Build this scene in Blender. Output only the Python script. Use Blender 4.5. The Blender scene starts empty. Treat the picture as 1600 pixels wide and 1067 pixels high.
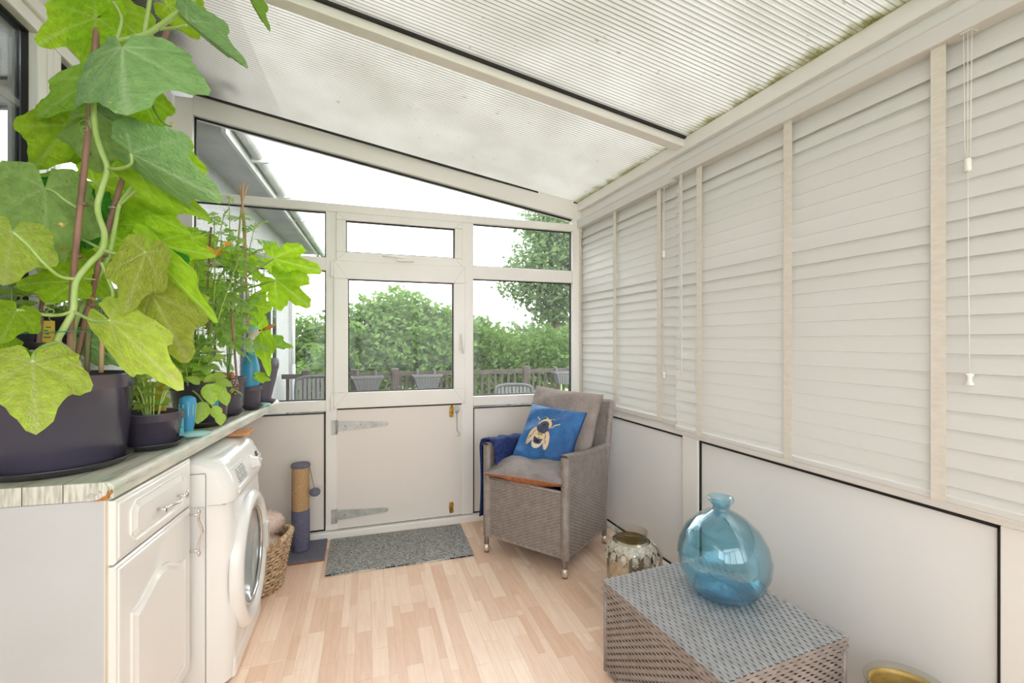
import bpy, math, random
from mathutils import Vector, Matrix
random.seed(7)
R = math.radians
scene = bpy.context.scene
col = scene.collection

# ------------------------------------------------------------------ camera
cam_d = bpy.data.cameras.new('camera'); cam = bpy.data.objects.new('camera', cam_d); col.objects.link(cam)
cam.location = (0, 0, 1.31); cam.rotation_euler = (R(90), 0, R(-19.59))
cam_d.sensor_width = 36; cam_d.lens = 16.0; cam_d.clip_start = 0.02; cam_d.clip_end = 300
scene.camera = cam
# ------------------------------------------------------------------ sky: even bright overcast
world = bpy.data.worlds.new('overcast_sky'); scene.world = world; world.use_nodes = True
bg = world.node_tree.nodes['Background']; bg.inputs[0].default_value = (0.97, 0.98, 1.0, 1); bg.inputs[1].default_value = 2.6
scene.view_settings.view_transform = 'Standard'; scene.view_settings.look = 'None'
scene.view_settings.exposure = 1.22; scene.view_settings.gamma = 1.0; scene.view_settings.use_curve_mapping = False
try:
    scene.cycles.max_bounces = 16; scene.cycles.diffuse_bounces = 8; scene.cycles.transmission_bounces = 12
    scene.cycles.transparent_max_bounces = 24; scene.cycles.glossy_bounces = 5; scene.cycles.use_denoising = True
    scene.cycles.caustics_refractive = False; scene.cycles.caustics_reflective = False
    scene.cycles.sample_clamp_indirect = 6.0
except Exception:
    pass

# ------------------------------------------------------------------ materials
def new_mat(name):
    m = bpy.data.materials.new(name); m.use_nodes = True
    nt = m.node_tree; return m, nt, nt.nodes['Principled BSDF']
def N(nt, typ, **kw):
    n = nt.nodes.new(typ)
    for k, v in kw.items():
        if isinstance(k, str) and hasattr(n, k): setattr(n, k, v)
    return n
def L(nt, a, b): nt.links.new(a, b)
def ramp(nt, fac, stops):
    r = nt.nodes.new('ShaderNodeValToRGB')
    els = r.color_ramp.elements
    while len(els) < len(stops): els.new(0.5)
    for e, (p, c) in zip(els, stops): e.position = p; e.color = (*c, 1)
    L(nt, fac, r.inputs[0]); return r
def coords(nt, kind='Object', scale=(1, 1, 1)):
    tc = nt.nodes.new('ShaderNodeTexCoord'); mp = nt.nodes.new('ShaderNodeMapping')
    mp.inputs['Scale'].default_value = scale; L(nt, tc.outputs[kind], mp.inputs[0]); return mp.outputs[0]
def noise(nt, vec, scale, detail=3, rough=.55):
    n = nt.nodes.new('ShaderNodeTexNoise'); n.inputs['Scale'].default_value = scale; n.inputs['Detail'].default_value = detail
    n.inputs['Roughness'].default_value = rough; L(nt, vec, n.inputs['Vector']); return n
def bump(nt, h, bsdf, strength=.3, dist=.002):
    b = nt.nodes.new('ShaderNodeBump'); b.inputs['Strength'].default_value = strength; b.inputs['Distance'].default_value = dist
    L(nt, h, b.inputs['Height']); L(nt, b.outputs[0], bsdf.inputs['Normal'])
def mat(name, c, rough=.5, metal=0., c2=None, nscale=8, bscale=None, bstr=.3, bdist=.002, spec=.5, scale=(1, 1, 1), lo=.35, hi=.65, coat=0.):
    m, nt, b = new_mat(name)
    b.inputs['Base Color'].default_value = (*c, 1); b.inputs['Roughness'].default_value = rough; b.inputs['Metallic'].default_value = metal
    b.inputs['Specular IOR Level'].default_value = spec; b.inputs['Coat Weight'].default_value = coat
    if c2 or bscale:
        v = coords(nt, 'Object', scale)
        if c2:
            n = noise(nt, v, nscale); r = ramp(nt, n.outputs[0], [(lo, c), (hi, c2)]); L(nt, r.outputs[0], b.inputs['Base Color'])
        if bscale:
            n2 = noise(nt, v, bscale); bump(nt, n2.outputs[0], b, bstr, bdist)
    return m
def srgb(r, g, b):
    f = lambda x: (x/255/12.92) if x/255 <= .04045 else ((x/255+.055)/1.055)**2.4
    return (f(r), f(g), f(b))

M = {}
M['upvc'] = mat('white_upvc', (.86, .835, .805), .32, c2=(.83, .80, .77), nscale=3)
M['panel'] = mat('warm_white_panel', (.80, .745, .70), .38, c2=(.77, .72, .68), nscale=1.5)
M['panel_side'] = mat('cool_white_panel', (.85, .84, .835), .30, c2=(.82, .81, .81), nscale=1.2)
M['gasket'] = mat('black_gasket', (.012, .009, .009), .6)
M['gap'] = mat('dark_gap', (.02, .015, .013), .9)
M['white_gloss'] = mat('white_foil', (.81, .79, .765), .22, spec=.5, coat=.3)
M['endpanel'] = mat('grey_end_panel', (.53, .54, .545), .5, c2=(.51, .515, .52), nscale=4)
M['cream_edge'] = mat('cream_edging', (.72, .65, .54), .5)
M['appliance'] = mat('appliance_white', (.82, .81, .795), .22, coat=.4)
M['appliance_grey'] = mat('appliance_seam', (.2, .2, .2), .5)
M['print_grey'] = mat('grey_print', (.42, .42, .42), .6)
M['dark_display'] = mat('display_window', (.10, .09, .09), .15)
M['chrome'] = mat('chrome', (.75, .74, .73), .12, 1.0)
M['steel'] = mat('galvanised_steel', (.40, .41, .40), .5, .55, c2=(.55, .55, .52), nscale=30)
M['brass'] = mat('brass', (.58, .36, .07), .3, .85, c2=(.42, .22, .03), nscale=40)
M['rust'] = mat('rusty_chipboard', (.50, .20, .04), .9, c2=(.30, .10, .02), nscale=60, bscale=120, bstr=.6)
M['slat'] = mat('white_blind_slat', (.70, .685, .66), .5, c2=(.68, .66, .635), nscale=2.5, bscale=90, bstr=.06, scale=(1, .08, 1))
M['tape'] = mat('cream_ladder_tape', (.76, .705, .63), .9, c2=(.70, .64, .56), nscale=30, bscale=500, bstr=.4, scale=(1, 1, 3))
M['cord'] = mat('white_cord', (.80, .77, .72), .7)
M['soil'] = mat('compost', (.07, .035, .02), .95, c2=(.16, .08, .04), nscale=60, bscale=90, bstr=.9, bdist=.01)
M['tub'] = mat('dark_purple_plastic', (.070, .064, .098), .17, spec=.75, coat=.25)
M['pot'] = mat('charcoal_plastic', (.066, .058, .086), .20, spec=.7)
M['pot_grey'] = mat('grey_plastic', (.125, .115, .145), .3)
M['pot_pale'] = mat('pale_green_plastic', (.36, .42, .38), .4)
M['saucer'] = mat('black_plastic_saucer', (.035, .034, .037), .28, spec=.55)
M['bamboo'] = mat('brown_cane', (.36, .20, .14), .6, c2=(.22, .11, .09), nscale=22, scale=(1, 1, .25), bscale=60, bstr=.3)
M['bamboo_pale'] = mat('pale_stick', (.60, .40, .24), .7, c2=(.50, .31, .17), nscale=30, scale=(1, 1, .2))
M['green_stake'] = mat('green_brown_stake', (.30, .26, .12), .7)
M['green_wire'] = mat('green_wire', (.02, .22, .12), .4)
M['terracotta'] = mat('terracotta', (.55, .22, .09), .7, c2=(.64, .30, .14), nscale=25)
M['speckle'] = mat('speckled_shell', (.12, .045, .03), .5, c2=(.75, .65, .55), nscale=170, lo=.56, hi=.6)
M['blue_plastic'] = mat('blue_plastic', (.05, .30, .56), .35, c2=(.07, .36, .60), nscale=10)
M['teal_plastic'] = mat('teal_plastic', (.32, .58, .57), .35)
M['duck_white'] = mat('duck_white', (.75, .68, .58), .5)
M['duck_beak'] = mat('duck_orange', (.62, .20, .06), .5)
M['yellow_label'] = mat('yellow_label', (.74, .58, .06), .5, c2=(.70, .42, .05), nscale=30)
M['label_ink'] = mat('green_ink', (.10, .22, .05), .6)
M['blue_label'] = mat('blue_label', (.10, .48, .56), .5)
M['flower'] = mat('orange_flower', (.86, .40, .03), .6, c2=(.85, .52, .08), nscale=30)
M['yellow_flower'] = mat('pale_yellow_flower', (.85, .66, .22), .6)
M['wood'] = mat('pine_wedge', (.62, .30, .13), .6, c2=(.50, .22, .09), nscale=30, scale=(1, .1, 1))
M['shelf'] = mat('bleached_wood_shelf', (.52, .50, .46), .5, c2=(.38, .37, .33), nscale=18, scale=(4, .3, 4))
M['carpet_grey'] = mat('grey_blue_carpet', (.20, .20, .25), .95, c2=(.12, .12, .17), nscale=300, bscale=260, bstr=.8, bdist=.004)
M['carpet_navy'] = mat('navy_carpet', (.075, .08, .14), .95, c2=(.20, .20, .29), nscale=220, bscale=260, bstr=.8, bdist=.004)
M['sisal'] = mat('sisal_rope', (.62, .42, .23), .9, c2=(.46, .28, .13), nscale=120, bscale=300, bstr=.7, scale=(1, 1, 1.5))
M['string'] = mat('dark_string', (.05, .05, .07), .8)
M['fur'] = mat('pale_pink_fur', (.80, .66, .59), .95, c2=(.86, .74, .67), nscale=14)
M['willow'] = mat('willow', (.34, .22, .12), .65, c2=(.66, .50, .33), nscale=48, lo=.38, hi=.62)
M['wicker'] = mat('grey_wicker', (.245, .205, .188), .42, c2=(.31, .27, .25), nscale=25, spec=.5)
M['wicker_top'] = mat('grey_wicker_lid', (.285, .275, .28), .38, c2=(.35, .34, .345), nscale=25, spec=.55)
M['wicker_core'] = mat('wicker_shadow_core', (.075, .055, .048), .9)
M['grey_velvet'] = mat('grey_velvet', (.34, .285, .26), .85, c2=(.27, .225, .21), nscale=9, bscale=10, bstr=.9, bdist=.03)
M['seat_velvet'] = mat('grey_seat_velvet', (.32, .28, .275), .8, c2=(.26, .225, .225), nscale=10, bscale=14, bstr=.9, bdist=.025)
M['copper'] = mat('copper_velvet_side', (.42, .15, .06), .6, c2=(.30, .09, .035), nscale=30)
M['blue_velvet'] = mat('blue_velvet', (.030, .155, .40), .62, c2=(.018, .095, .28), nscale=9, bscale=9, bstr=.9, bdist=.03)
M['navy_piping'] = mat('navy_piping', (.01, .018, .08), .6)
M['navy_throw'] = mat('navy_throw', (.010, .022, .105), .85, c2=(.022, .05, .21), nscale=40, bscale=55, bstr=1, bdist=.012)
M['bee_dark'] = mat('bee_dark', (.030, .040, .085), .8, c2=(.07, .08, .13), nscale=90)
M['bee_gold'] = mat('bee_gold', (.66, .48, .20), .6, c2=(.74, .60, .34), nscale=80)
M['bee_cream'] = mat('bee_cream', (.70, .58, .42), .6, c2=(.74, .66, .52), nscale=80)
M['bee_wing'] = mat('bee_wing', (.62, .42, .26), .6, c2=(.70, .54, .38), nscale=60)
M['rail_silver'] = mat('rubber_foot', (.20, .09, .06), .6)
M['foot'] = mat('metal_foot', (.72, .62, .55), .3, .5)
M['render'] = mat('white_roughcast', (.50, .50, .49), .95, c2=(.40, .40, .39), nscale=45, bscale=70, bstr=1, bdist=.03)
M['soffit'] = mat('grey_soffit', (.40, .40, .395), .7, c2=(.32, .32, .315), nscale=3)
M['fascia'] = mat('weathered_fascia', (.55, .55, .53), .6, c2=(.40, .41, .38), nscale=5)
M['downpipe'] = mat('white_downpipe', (.72, .72, .70), .5)
M['darkframe'] = mat('dark_window_frame', (.05, .055, .065), .4)
M['brick'] = mat('brick_eaves', (.20, .065, .035), .9)
M['blueboard'] = mat('navy_eaves', (.015, .015, .05), .6)
M['deckwood'] = mat('deck_boards', (.20, .19, .17), .8, c2=(.13, .12, .11), nscale=6)
M['fencewood'] = mat('weathered_brown_fence', (.050, .036, .030), .85, c2=(.085, .064, .056), nscale=9)
M['planter'] = mat('grey_planter', (.15, .15, .145), .9, spec=.1)
M['rattan'] = mat('grey_rattan', (.10, .10, .10), .9, spec=.1)
M['grass'] = mat('lawn', (.08, .16, .03), .95, c2=(.12, .22, .05), nscale=5)
M['bark'] = mat('bark', (.10, .075, .05), .95, c2=(.16, .12, .08), nscale=12)
M['interior'] = mat('pale_interior_wall', (.60, .62, .64), .9)

M['cardinal'] = mat('dirty_white_bracket', (.62, .60, .56), .5)

# glass: thin clear pane with a faint bloom of dirt, and reflection
def pane_mat(name, tint=(.96, .975, .97), dirt=.04, gloss=.06):
    m, nt, b = new_mat(name); nt.nodes.remove(b)
    out = nt.nodes['Material Output']
    t = N(nt, 'ShaderNodeBsdfTransparent'); t.inputs[0].default_value = (*tint, 1)
    g = N(nt, 'ShaderNodeBsdfGlossy'); g.inputs['Roughness'].default_value = .015
    d = N(nt, 'ShaderNodeBsdfTranslucent'); d.inputs[0].default_value = (.9, .9, .9, 1)
    lw = N(nt, 'ShaderNodeLayerWeight'); lw.inputs[0].default_value = .25
    mm = N(nt, 'ShaderNodeMath', operation='MULTIPLY_ADD'); mm.inputs[1].default_value = .6 if gloss > .2 else .22; mm.inputs[2].default_value = gloss*.5 if gloss > .2 else .004
    L(nt, lw.outputs['Fresnel'], mm.inputs[0])
    n = noise(nt, coords(nt), 2.5, 5); mr = N(nt, 'ShaderNodeMath', operation='MULTIPLY'); mr.inputs[1].default_value = dirt*2
    L(nt, n.outputs[0], mr.inputs[0])
    m1 = N(nt, 'ShaderNodeMixShader'); L(nt, mr.outputs[0], m1.inputs[0]); L(nt, t.outputs[0], m1.inputs[1]); L(nt, d.outputs[0], m1.inputs[2])
    m2 = N(nt, 'ShaderNodeMixShader'); L(nt, mm.outputs[0], m2.inputs[0]); L(nt, m1.outputs[0], m2.inputs[1]); L(nt, g.outputs[0], m2.inputs[2])
    L(nt, m2.outputs[0], out.inputs[0]); return m
M['glass'] = pane_mat('window_glass', dirt=.016)
M['glass_house'] = pane_mat('house_window_glass', (.90, .94, .95), .03, .55)

def roof_mat():
    m, nt, b = new_mat('twinwall_polycarbonate'); nt.nodes.remove(b); out = nt.nodes['Material Output']
    v = coords(nt, 'Object')
    sep = N(nt, 'ShaderNodeSeparateXYZ'); L(nt, v, sep.inputs[0])
    w = N(nt, 'ShaderNodeTexWave', wave_type='BANDS', bands_direction='Y', wave_profile='SIN'); w.inputs['Scale'].default_value = 15.0
    w.inputs['Distortion'].default_value = 0.0; L(nt, v, w.inputs['Vector'])
    n = noise(nt, v, 2.2, 5, .6)
    n2 = noise(nt, v, 26, 4, .6)
    rib = ramp(nt, w.outputs['Fac'], [(.03, (.245, .24, .22)), (.24, (.53, .525, .495))])
    dirt = ramp(nt, n.outputs[0], [(.30, (.78, .77, .73)), (.62, (1, 1, 1))])
    speck = ramp(nt, n2.outputs[0], [(.26, (.35, .33, .28)), (.34, (1, 1, 1))])
    mx = N(nt, 'ShaderNodeMixRGB', blend_type='MULTIPLY'); mx.inputs[0].default_value = .55; L(nt, rib.outputs[0], mx.inputs[1]); L(nt, dirt.outputs[0], mx.inputs[2])
    mx2 = N(nt, 'ShaderNodeMixRGB', blend_type='MULTIPLY'); mx2.inputs[0].default_value = .6; L(nt, mx.outputs[0], mx2.inputs[1]); L(nt, speck.outputs[0], mx2.inputs[2])
    # moss along the low edge
    n3 = noise(nt, v, 14, 4, .7)
    e = N(nt, 'ShaderNodeMath', operation='MULTIPLY_ADD'); e.inputs[1].default_value = .22; L(nt, n3.outputs[0], e.inputs[0]); L(nt, sep.outputs['X'], e.inputs[2])
    mr = N(nt, 'ShaderNodeMapRange'); mr.inputs[1].default_value = 1.76; mr.inputs[2].default_value = 1.84; L(nt, e.outputs[0], mr.inputs[0])
    mx3 = N(nt, 'ShaderNodeMixRGB'); L(nt, mr.outputs[0], mx3.inputs[0]); L(nt, mx2.outputs[0], mx3.inputs[1]); mx3.inputs[2].default_value = (.16, .15, .05, 1)
    t = N(nt, 'ShaderNodeBsdfTransparent'); L(nt, mx3.outputs[0], t.inputs[0])
    tl = N(nt, 'ShaderNodeBsdfTranslucent'); L(nt, mx3.outputs[0], tl.inputs[0])
    df = N(nt, 'ShaderNodeBsdfDiffuse'); L(nt, mx3.outputs[0], df.inputs[0])
    a = N(nt, 'ShaderNodeMixShader'); a.inputs[0].default_value = .30; L(nt, tl.outputs[0], a.inputs[1]); L(nt, df.outputs[0], a.inputs[2])
    c = N(nt, 'ShaderNodeMixShader'); c.inputs[0].default_value = .33; L(nt, a.outputs[0], c.inputs[1]); L(nt, t.outputs[0], c.inputs[2])
    g = N(nt, 'ShaderNodeBsdfGlossy'); g.inputs['Roughness'].default_value = .2
    f = N(nt, 'ShaderNodeMixShader'); f.inputs[0].default_value = .03; L(nt, c.outputs[0], f.inputs[1]); L(nt, g.outputs[0], f.inputs[2])
    L(nt, f.outputs[0], out.inputs[0]); return m
M['roof'] = roof_mat()

def leaf_mat(name, c, vein, tr=.45, rough=.5, spots=None, bs=19):
    m, nt, b = new_mat(name); out = nt.nodes['Material Output']
    at = N(nt, 'ShaderNodeAttribute', attribute_name='vein'); v = coords(nt, 'Object')
    oi = N(nt, 'ShaderNodeObjectInfo')
    n = noise(nt, v, 7, 3)
    base = ramp(nt, n.outputs[0], [(.3, tuple(x*.82 for x in c)), (.7, tuple(min(1, x*1.15) for x in c))])
    last = base.outputs[0]
    if spots:
        n3 = noise(nt, v, 16, 3); r3 = ramp(nt, n3.outputs[0], [(.58, (0, 0, 0)), (.68, (1, 1, 1))])
        mx = N(nt, 'ShaderNodeMixRGB'); L(nt, r3.outputs[0], mx.inputs[0]); L(nt, last, mx.inputs[1]); mx.inputs[2].default_value = (*spots, 1); last = mx.outputs[0]
    mv = N(nt, 'ShaderNodeMixRGB'); L(nt, at.outputs['Fac'], mv.inputs[0]); L(nt, last, mv.inputs[1]); mv.inputs[2].default_value = (*vein, 1)
    hs = N(nt, 'ShaderNodeHueSaturation'); mrr = N(nt, 'ShaderNodeMapRange'); mrr.inputs[3].default_value = .85; mrr.inputs[4].default_value = 1.15
    L(nt, oi.outputs['Random'], mrr.inputs[0]); L(nt, mrr.outputs[0], hs.inputs['Value']); L(nt, mv.outputs[0], hs.inputs['Color'])
    L(nt, hs.outputs[0], b.inputs['Base Color']); b.inputs['Roughness'].default_value = rough; b.inputs['Specular IOR Level'].default_value = .35
    n2 = noise(nt, v, bs, 2); bump(nt, n2.outputs[0], b, .8, .012)
    t = N(nt, 'ShaderNodeBsdfTranslucent'); L(nt, hs.outputs[0], t.inputs[0])
    ms = N(nt, 'ShaderNodeMixShader'); ms.inputs[0].default_value = tr; L(nt, b.outputs[0], ms.inputs[1]); L(nt, t.outputs[0], ms.inputs[2])
    L(nt, ms.outputs[0], out.inputs[0]); return m
LM = {
 'b': leaf_mat('leaf_bright_green', (.42, .68, .03), (.58, .80, .15), .55),
 'd': leaf_mat('leaf_dark_upper_side', (.25, .44, .15), (.42, .58, .30), .25),
 'g': leaf_mat('leaf_mid_green', (.30, .53, .06), (.44, .64, .16), .40),
 'l': leaf_mat('leaf_pale_underside', (.34, .52, .14), (.46, .62, .24), .45),
 'y': leaf_mat('leaf_yellow_green', (.58, .76, .10), (.70, .80, .28), .45, spots=(.72, .66, .30)),
 'o': leaf_mat('leaf_olive', (.42, .50, .06), (.56, .60, .20), .42, spots=(.42, .36, .14)),
 'e': leaf_mat('leaf_deep_green', (.05, .30, .02), (.10, .38, .05), .30),
 't': leaf_mat('tomato_leaf_green', (.42, .68, .14), (.50, .72, .22), .5),
 's': leaf_mat('basil_leaf_green', (.60, .84, .14), (.66, .86, .26), .5, rough=.3),
 'tree': leaf_mat('tree_leaf_green', (.13, .225, .05), (.13, .225, .05), .45),
 'tree2': leaf_mat('tree_leaf_grey_green', (.15, .225, .095), (.15, .225, .095), .45),
}
M['stem'] = mat('pale_green_stem', (.36, .52, .13), .5, c2=(.46, .60, .22), nscale=20)
M['stem_dark'] = mat('green_stem', (.22, .38, .07), .55)
M['cucumber'] = mat('striped_cucumber_skin', (.04, .26, .03), .4, c2=(.38, .58, .22), nscale=8, scale=(14, 14, .6), lo=.42, hi=.58)

def floor_mat():
    m, nt, b = new_mat('beech_strip_laminate')
    tc = N(nt, 'ShaderNodeTexCoord'); oi = N(nt, 'ShaderNodeObjectInfo')
    ad = N(nt, 'ShaderNodeVectorMath', operation='ADD'); cb = N(nt, 'ShaderNodeCombineXYZ')
    mu = N(nt, 'ShaderNodeMath', operation='MULTIPLY'); mu.inputs[1].default_value = 37.0; L(nt, oi.outputs['Random'], mu.inputs[0]); L(nt, mu.outputs[0], cb.inputs[0])
    fl = N(nt, 'ShaderNodeMath', operation='MULTIPLY'); fl.inputs[1].default_value = 53.0; L(nt, oi.outputs['Random'], fl.inputs[0])
    fr = N(nt, 'ShaderNodeMath', operation='FLOOR'); L(nt, fl.outputs[0], fr.inputs[0])
    f2 = N(nt, 'ShaderNodeMath', operation='MULTIPLY'); f2.inputs[1].default_value = .201; L(nt, fr.outputs[0], f2.inputs[0]); L(nt, f2.outputs[0], cb.inputs[1])
    L(nt, tc.outputs['Object'], ad.inputs[0]); L(nt, cb.outputs[0], ad.inputs[1])
    br = N(nt, 'ShaderNodeTexBrick'); br.offset = .37; br.squash = 1.0
    br.inputs['Color1'].default_value = (.80, .53, .38, 1); br.inputs['Color2'].default_value = (.97, .76, .61, 1); br.inputs['Mortar'].default_value = (.66, .42, .29, 1)
    br.inputs['Scale'].default_value = 1; br.inputs['Mortar Size'].default_value = .0006; br.inputs['Brick Width'].default_value = .37; br.inputs['Row Height'].default_value = .067
    br.inputs['Bias'].default_value = .12; L(nt, ad.outputs[0], br.inputs['Vector'])
    mp = N(nt, 'ShaderNodeMapping'); mp.inputs['Scale'].default_value = (2.2, 24, 1); L(nt, ad.outputs[0], mp.inputs[0])
    n = noise(nt, mp.outputs[0], 2.4, 5, .6); n.inputs['Distortion'].default_value = .8
    r = ramp(nt, n.outputs[0], [(.34, (.90, .85, .80)), (.62, (1, 1, 1))])
    mx = N(nt, 'ShaderNodeMixRGB', blend_type='MULTIPLY'); mx.inputs[0].default_value = .75; L(nt, br.outputs[0], mx.inputs[1]); L(nt, r.outputs[0], mx.inputs[2])
    L(nt, mx.outputs[0], b.inputs['Base Color']); b.inputs['Roughness'].default_value = .34; b.inputs['Specular IOR Level'].default_value = .5
    return m
M['floor'] = floor_mat()

def worktop_mat():
    m, nt, b = new_mat('bleached_plank_worktop'); v = coords(nt, 'Object')
    mp = N(nt, 'ShaderNodeMapping'); mp.inputs['Scale'].default_value = (26, 2.6, 26); L(nt, v, mp.inputs[0])
    n = noise(nt, mp.outputs[0], 2.2, 6, .65)
    g = ramp(nt, n.outputs[0], [(.30, (.30, .29, .25)), (.44, (.60, .58, .52)), (.70, (.74, .72, .66))])
    n2 = noise(nt, v, 5.5, 3); gr = ramp(nt, n2.outputs[0], [(.36, (.70, .90, .78)), (.52, (1, .985, .955))])
    mx = N(nt, 'ShaderNodeMixRGB', blend_type='MULTIPLY'); mx.inputs[0].default_value = .8; L(nt, g.outputs[0], mx.inputs[1]); L(nt, gr.outputs[0], mx.inputs[2])
    sep = N(nt, 'ShaderNodeSeparateXYZ'); L(nt, v, sep.inputs[0])
    a = N(nt, 'ShaderNodeMath', operation='MULTIPLY_ADD'); a.inputs[1].default_value = 1/.086; a.inputs[2].default_value = 20.32; L(nt, sep.outputs['X'], a.inputs[0])
    f = N(nt, 'ShaderNodeMath', operation='FRACT'); L(nt, a.outputs[0], f.inputs[0])
    c = N(nt, 'ShaderNodeMath', operation='LESS_THAN'); c.inputs[1].default_value = .028; L(nt, f.outputs[0], c.inputs[0])
    mx2 = N(nt, 'ShaderNodeMixRGB'); L(nt, c.outputs[0], mx2.inputs[0]); L(nt, mx.outputs[0], mx2.inputs[1]); mx2.inputs[2].default_value = (.07, .065, .055, 1)
    L(nt, mx2.outputs[0], b.inputs['Base Color']); b.inputs['Roughness'].default_value = .33; bump(nt, n.outputs[0], b, .12, .002)
    return m
M['worktop'] = worktop_mat()

def mat_rug():
    m, nt, b = new_mat('ribbed_doormat'); v = coords(nt, 'Object')
    w = N(nt, 'ShaderNodeTexWave', wave_type='BANDS', bands_direction='Y'); w.inputs['Scale'].default_value = 17; w.inputs['Distortion'].default_value = 3.0; w.inputs['Detail Scale'].default_value = 9; L(nt, v, w.inputs['Vector'])
    mp = N(nt, 'ShaderNodeMapping'); mp.inputs['Scale'].default_value = (34, 110, 1); L(nt, v, mp.inputs[0]); n = noise(nt, mp.outputs[0], 1.2, 2)
    ad = N(nt, 'ShaderNodeMath', operation='MULTIPLY_ADD'); ad.inputs[1].default_value = .55; L(nt, w.outputs['Fac'], ad.inputs[0]); L(nt, n.outputs[0], ad.inputs[2])
    r = ramp(nt, ad.outputs[0], [(.46, (.012, .014, .022)), (.64, (.11, .12, .135)), (.84, (.52, .52, .49))])
    L(nt, r.outputs[0], b.inputs['Base Color']); b.inputs['Roughness'].default_value = .9; bump(nt, ad.outputs[0], b, .8, .005); return m
M['doormat'] = mat_rug()

def vase_mat():
    m, nt, b = new_mat('aqua_blue_glass'); b.inputs['Base Color'].default_value = (.50, .83, .92, 1)
    b.inputs['Transmission Weight'].default_value = 1; b.inputs['Roughness'].default_value = .02; b.inputs['IOR'].default_value = 1.33
    return m
def thin_glass(name, c, alpha_gloss=.12):
    m, nt, b = new_mat(name); nt.nodes.remove(b); out = nt.nodes['Material Output']
    t = N(nt, 'ShaderNodeBsdfTransparent'); t.inputs[0].default_value = (*c, 1)
    g = N(nt, 'ShaderNodeBsdfGlossy'); g.inputs['Roughness'].default_value = .03
    lw = N(nt, 'ShaderNodeLayerWeight'); lw.inputs[0].default_value = .35
    ad = N(nt, 'ShaderNodeMath', operation='MULTIPLY_ADD'); ad.inputs[1].default_value = .7; ad.inputs[2].default_value = alpha_gloss*.3; L(nt, lw.outputs['Facing'], ad.inputs[0])
    pw = N(nt, 'ShaderNodeMath', operation='POWER'); pw.inputs[1].default_value = 1.6; L(nt, ad.outputs[0], pw.inputs[0])
    mx = N(nt, 'ShaderNodeMixShader'); L(nt, pw.outputs[0], mx.inputs[0]); L(nt, t.outputs[0], mx.inputs[1]); L(nt, g.outputs[0], mx.inputs[2]); L(nt, mx.outputs[0], out.inputs[0]); return m
M['vase'] = thin_glass('aqua_blue_glass', (.70, .895, .96), .5); M['vase_base'] = thin_glass('thick_blue_base', (.52, .80, .92), .3)
M['clear_glass'] = thin_glass('clear_jar_glass', (.93, .92, .87))
M['door_glass'] = thin_glass('porthole_glass', (.80, .84, .86))
M['mercury'] = mat('silvered_glass', (.58, .50, .38), .20, .75, c2=(.40, .37, .30), nscale=45)
M['gold_liner'] = mat('gold_liner', (.52, .36, .11), .5, .35, c2=(.36, .23, .06), nscale=20)
M['tin'] = mat('whitewashed_tin', (.66, .62, .54), .5, .3, c2=(.40, .36, .29), nscale=60)
M['jar_zinc'] = mat('zinc_wire', (.45, .40, .33), .4, .6)

def net_mat():
    m, nt, b = new_mat('net_curtain'); out = nt.nodes['Material Output']
    b.inputs['Base Color'].default_value = (.50, .54, .60, 1); b.inputs['Roughness'].default_value = .9
    t = N(nt, 'ShaderNodeBsdfTranslucent'); t.inputs[0].default_value = (.42, .46, .52, 1)
    ms = N(nt, 'ShaderNodeMixShader'); ms.inputs[0].default_value = .5; L(nt, b.outputs[0], ms.inputs[1]); L(nt, t.outputs[0], ms.inputs[2]); L(nt, ms.outputs[0], out.inputs[0]); return m
M['net'] = net_mat()

M['worktop_end'] = mat('worktop_end_strip', (.36, .36, .31), .45, c2=(.66, .65, .57), nscale=3, scale=(45, 3, 5), lo=.30, hi=.6)
M['seal'] = mat('grey_door_seal', (.30, .31, .32), .5, c2=(.40, .41, .42), nscale=5)
M['render_in'] = mat('painted_textured_wall', (.80, .785, .755), .85, c2=(.74, .725, .70), nscale=60, bscale=110, bstr=.6, bdist=.008)

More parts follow.
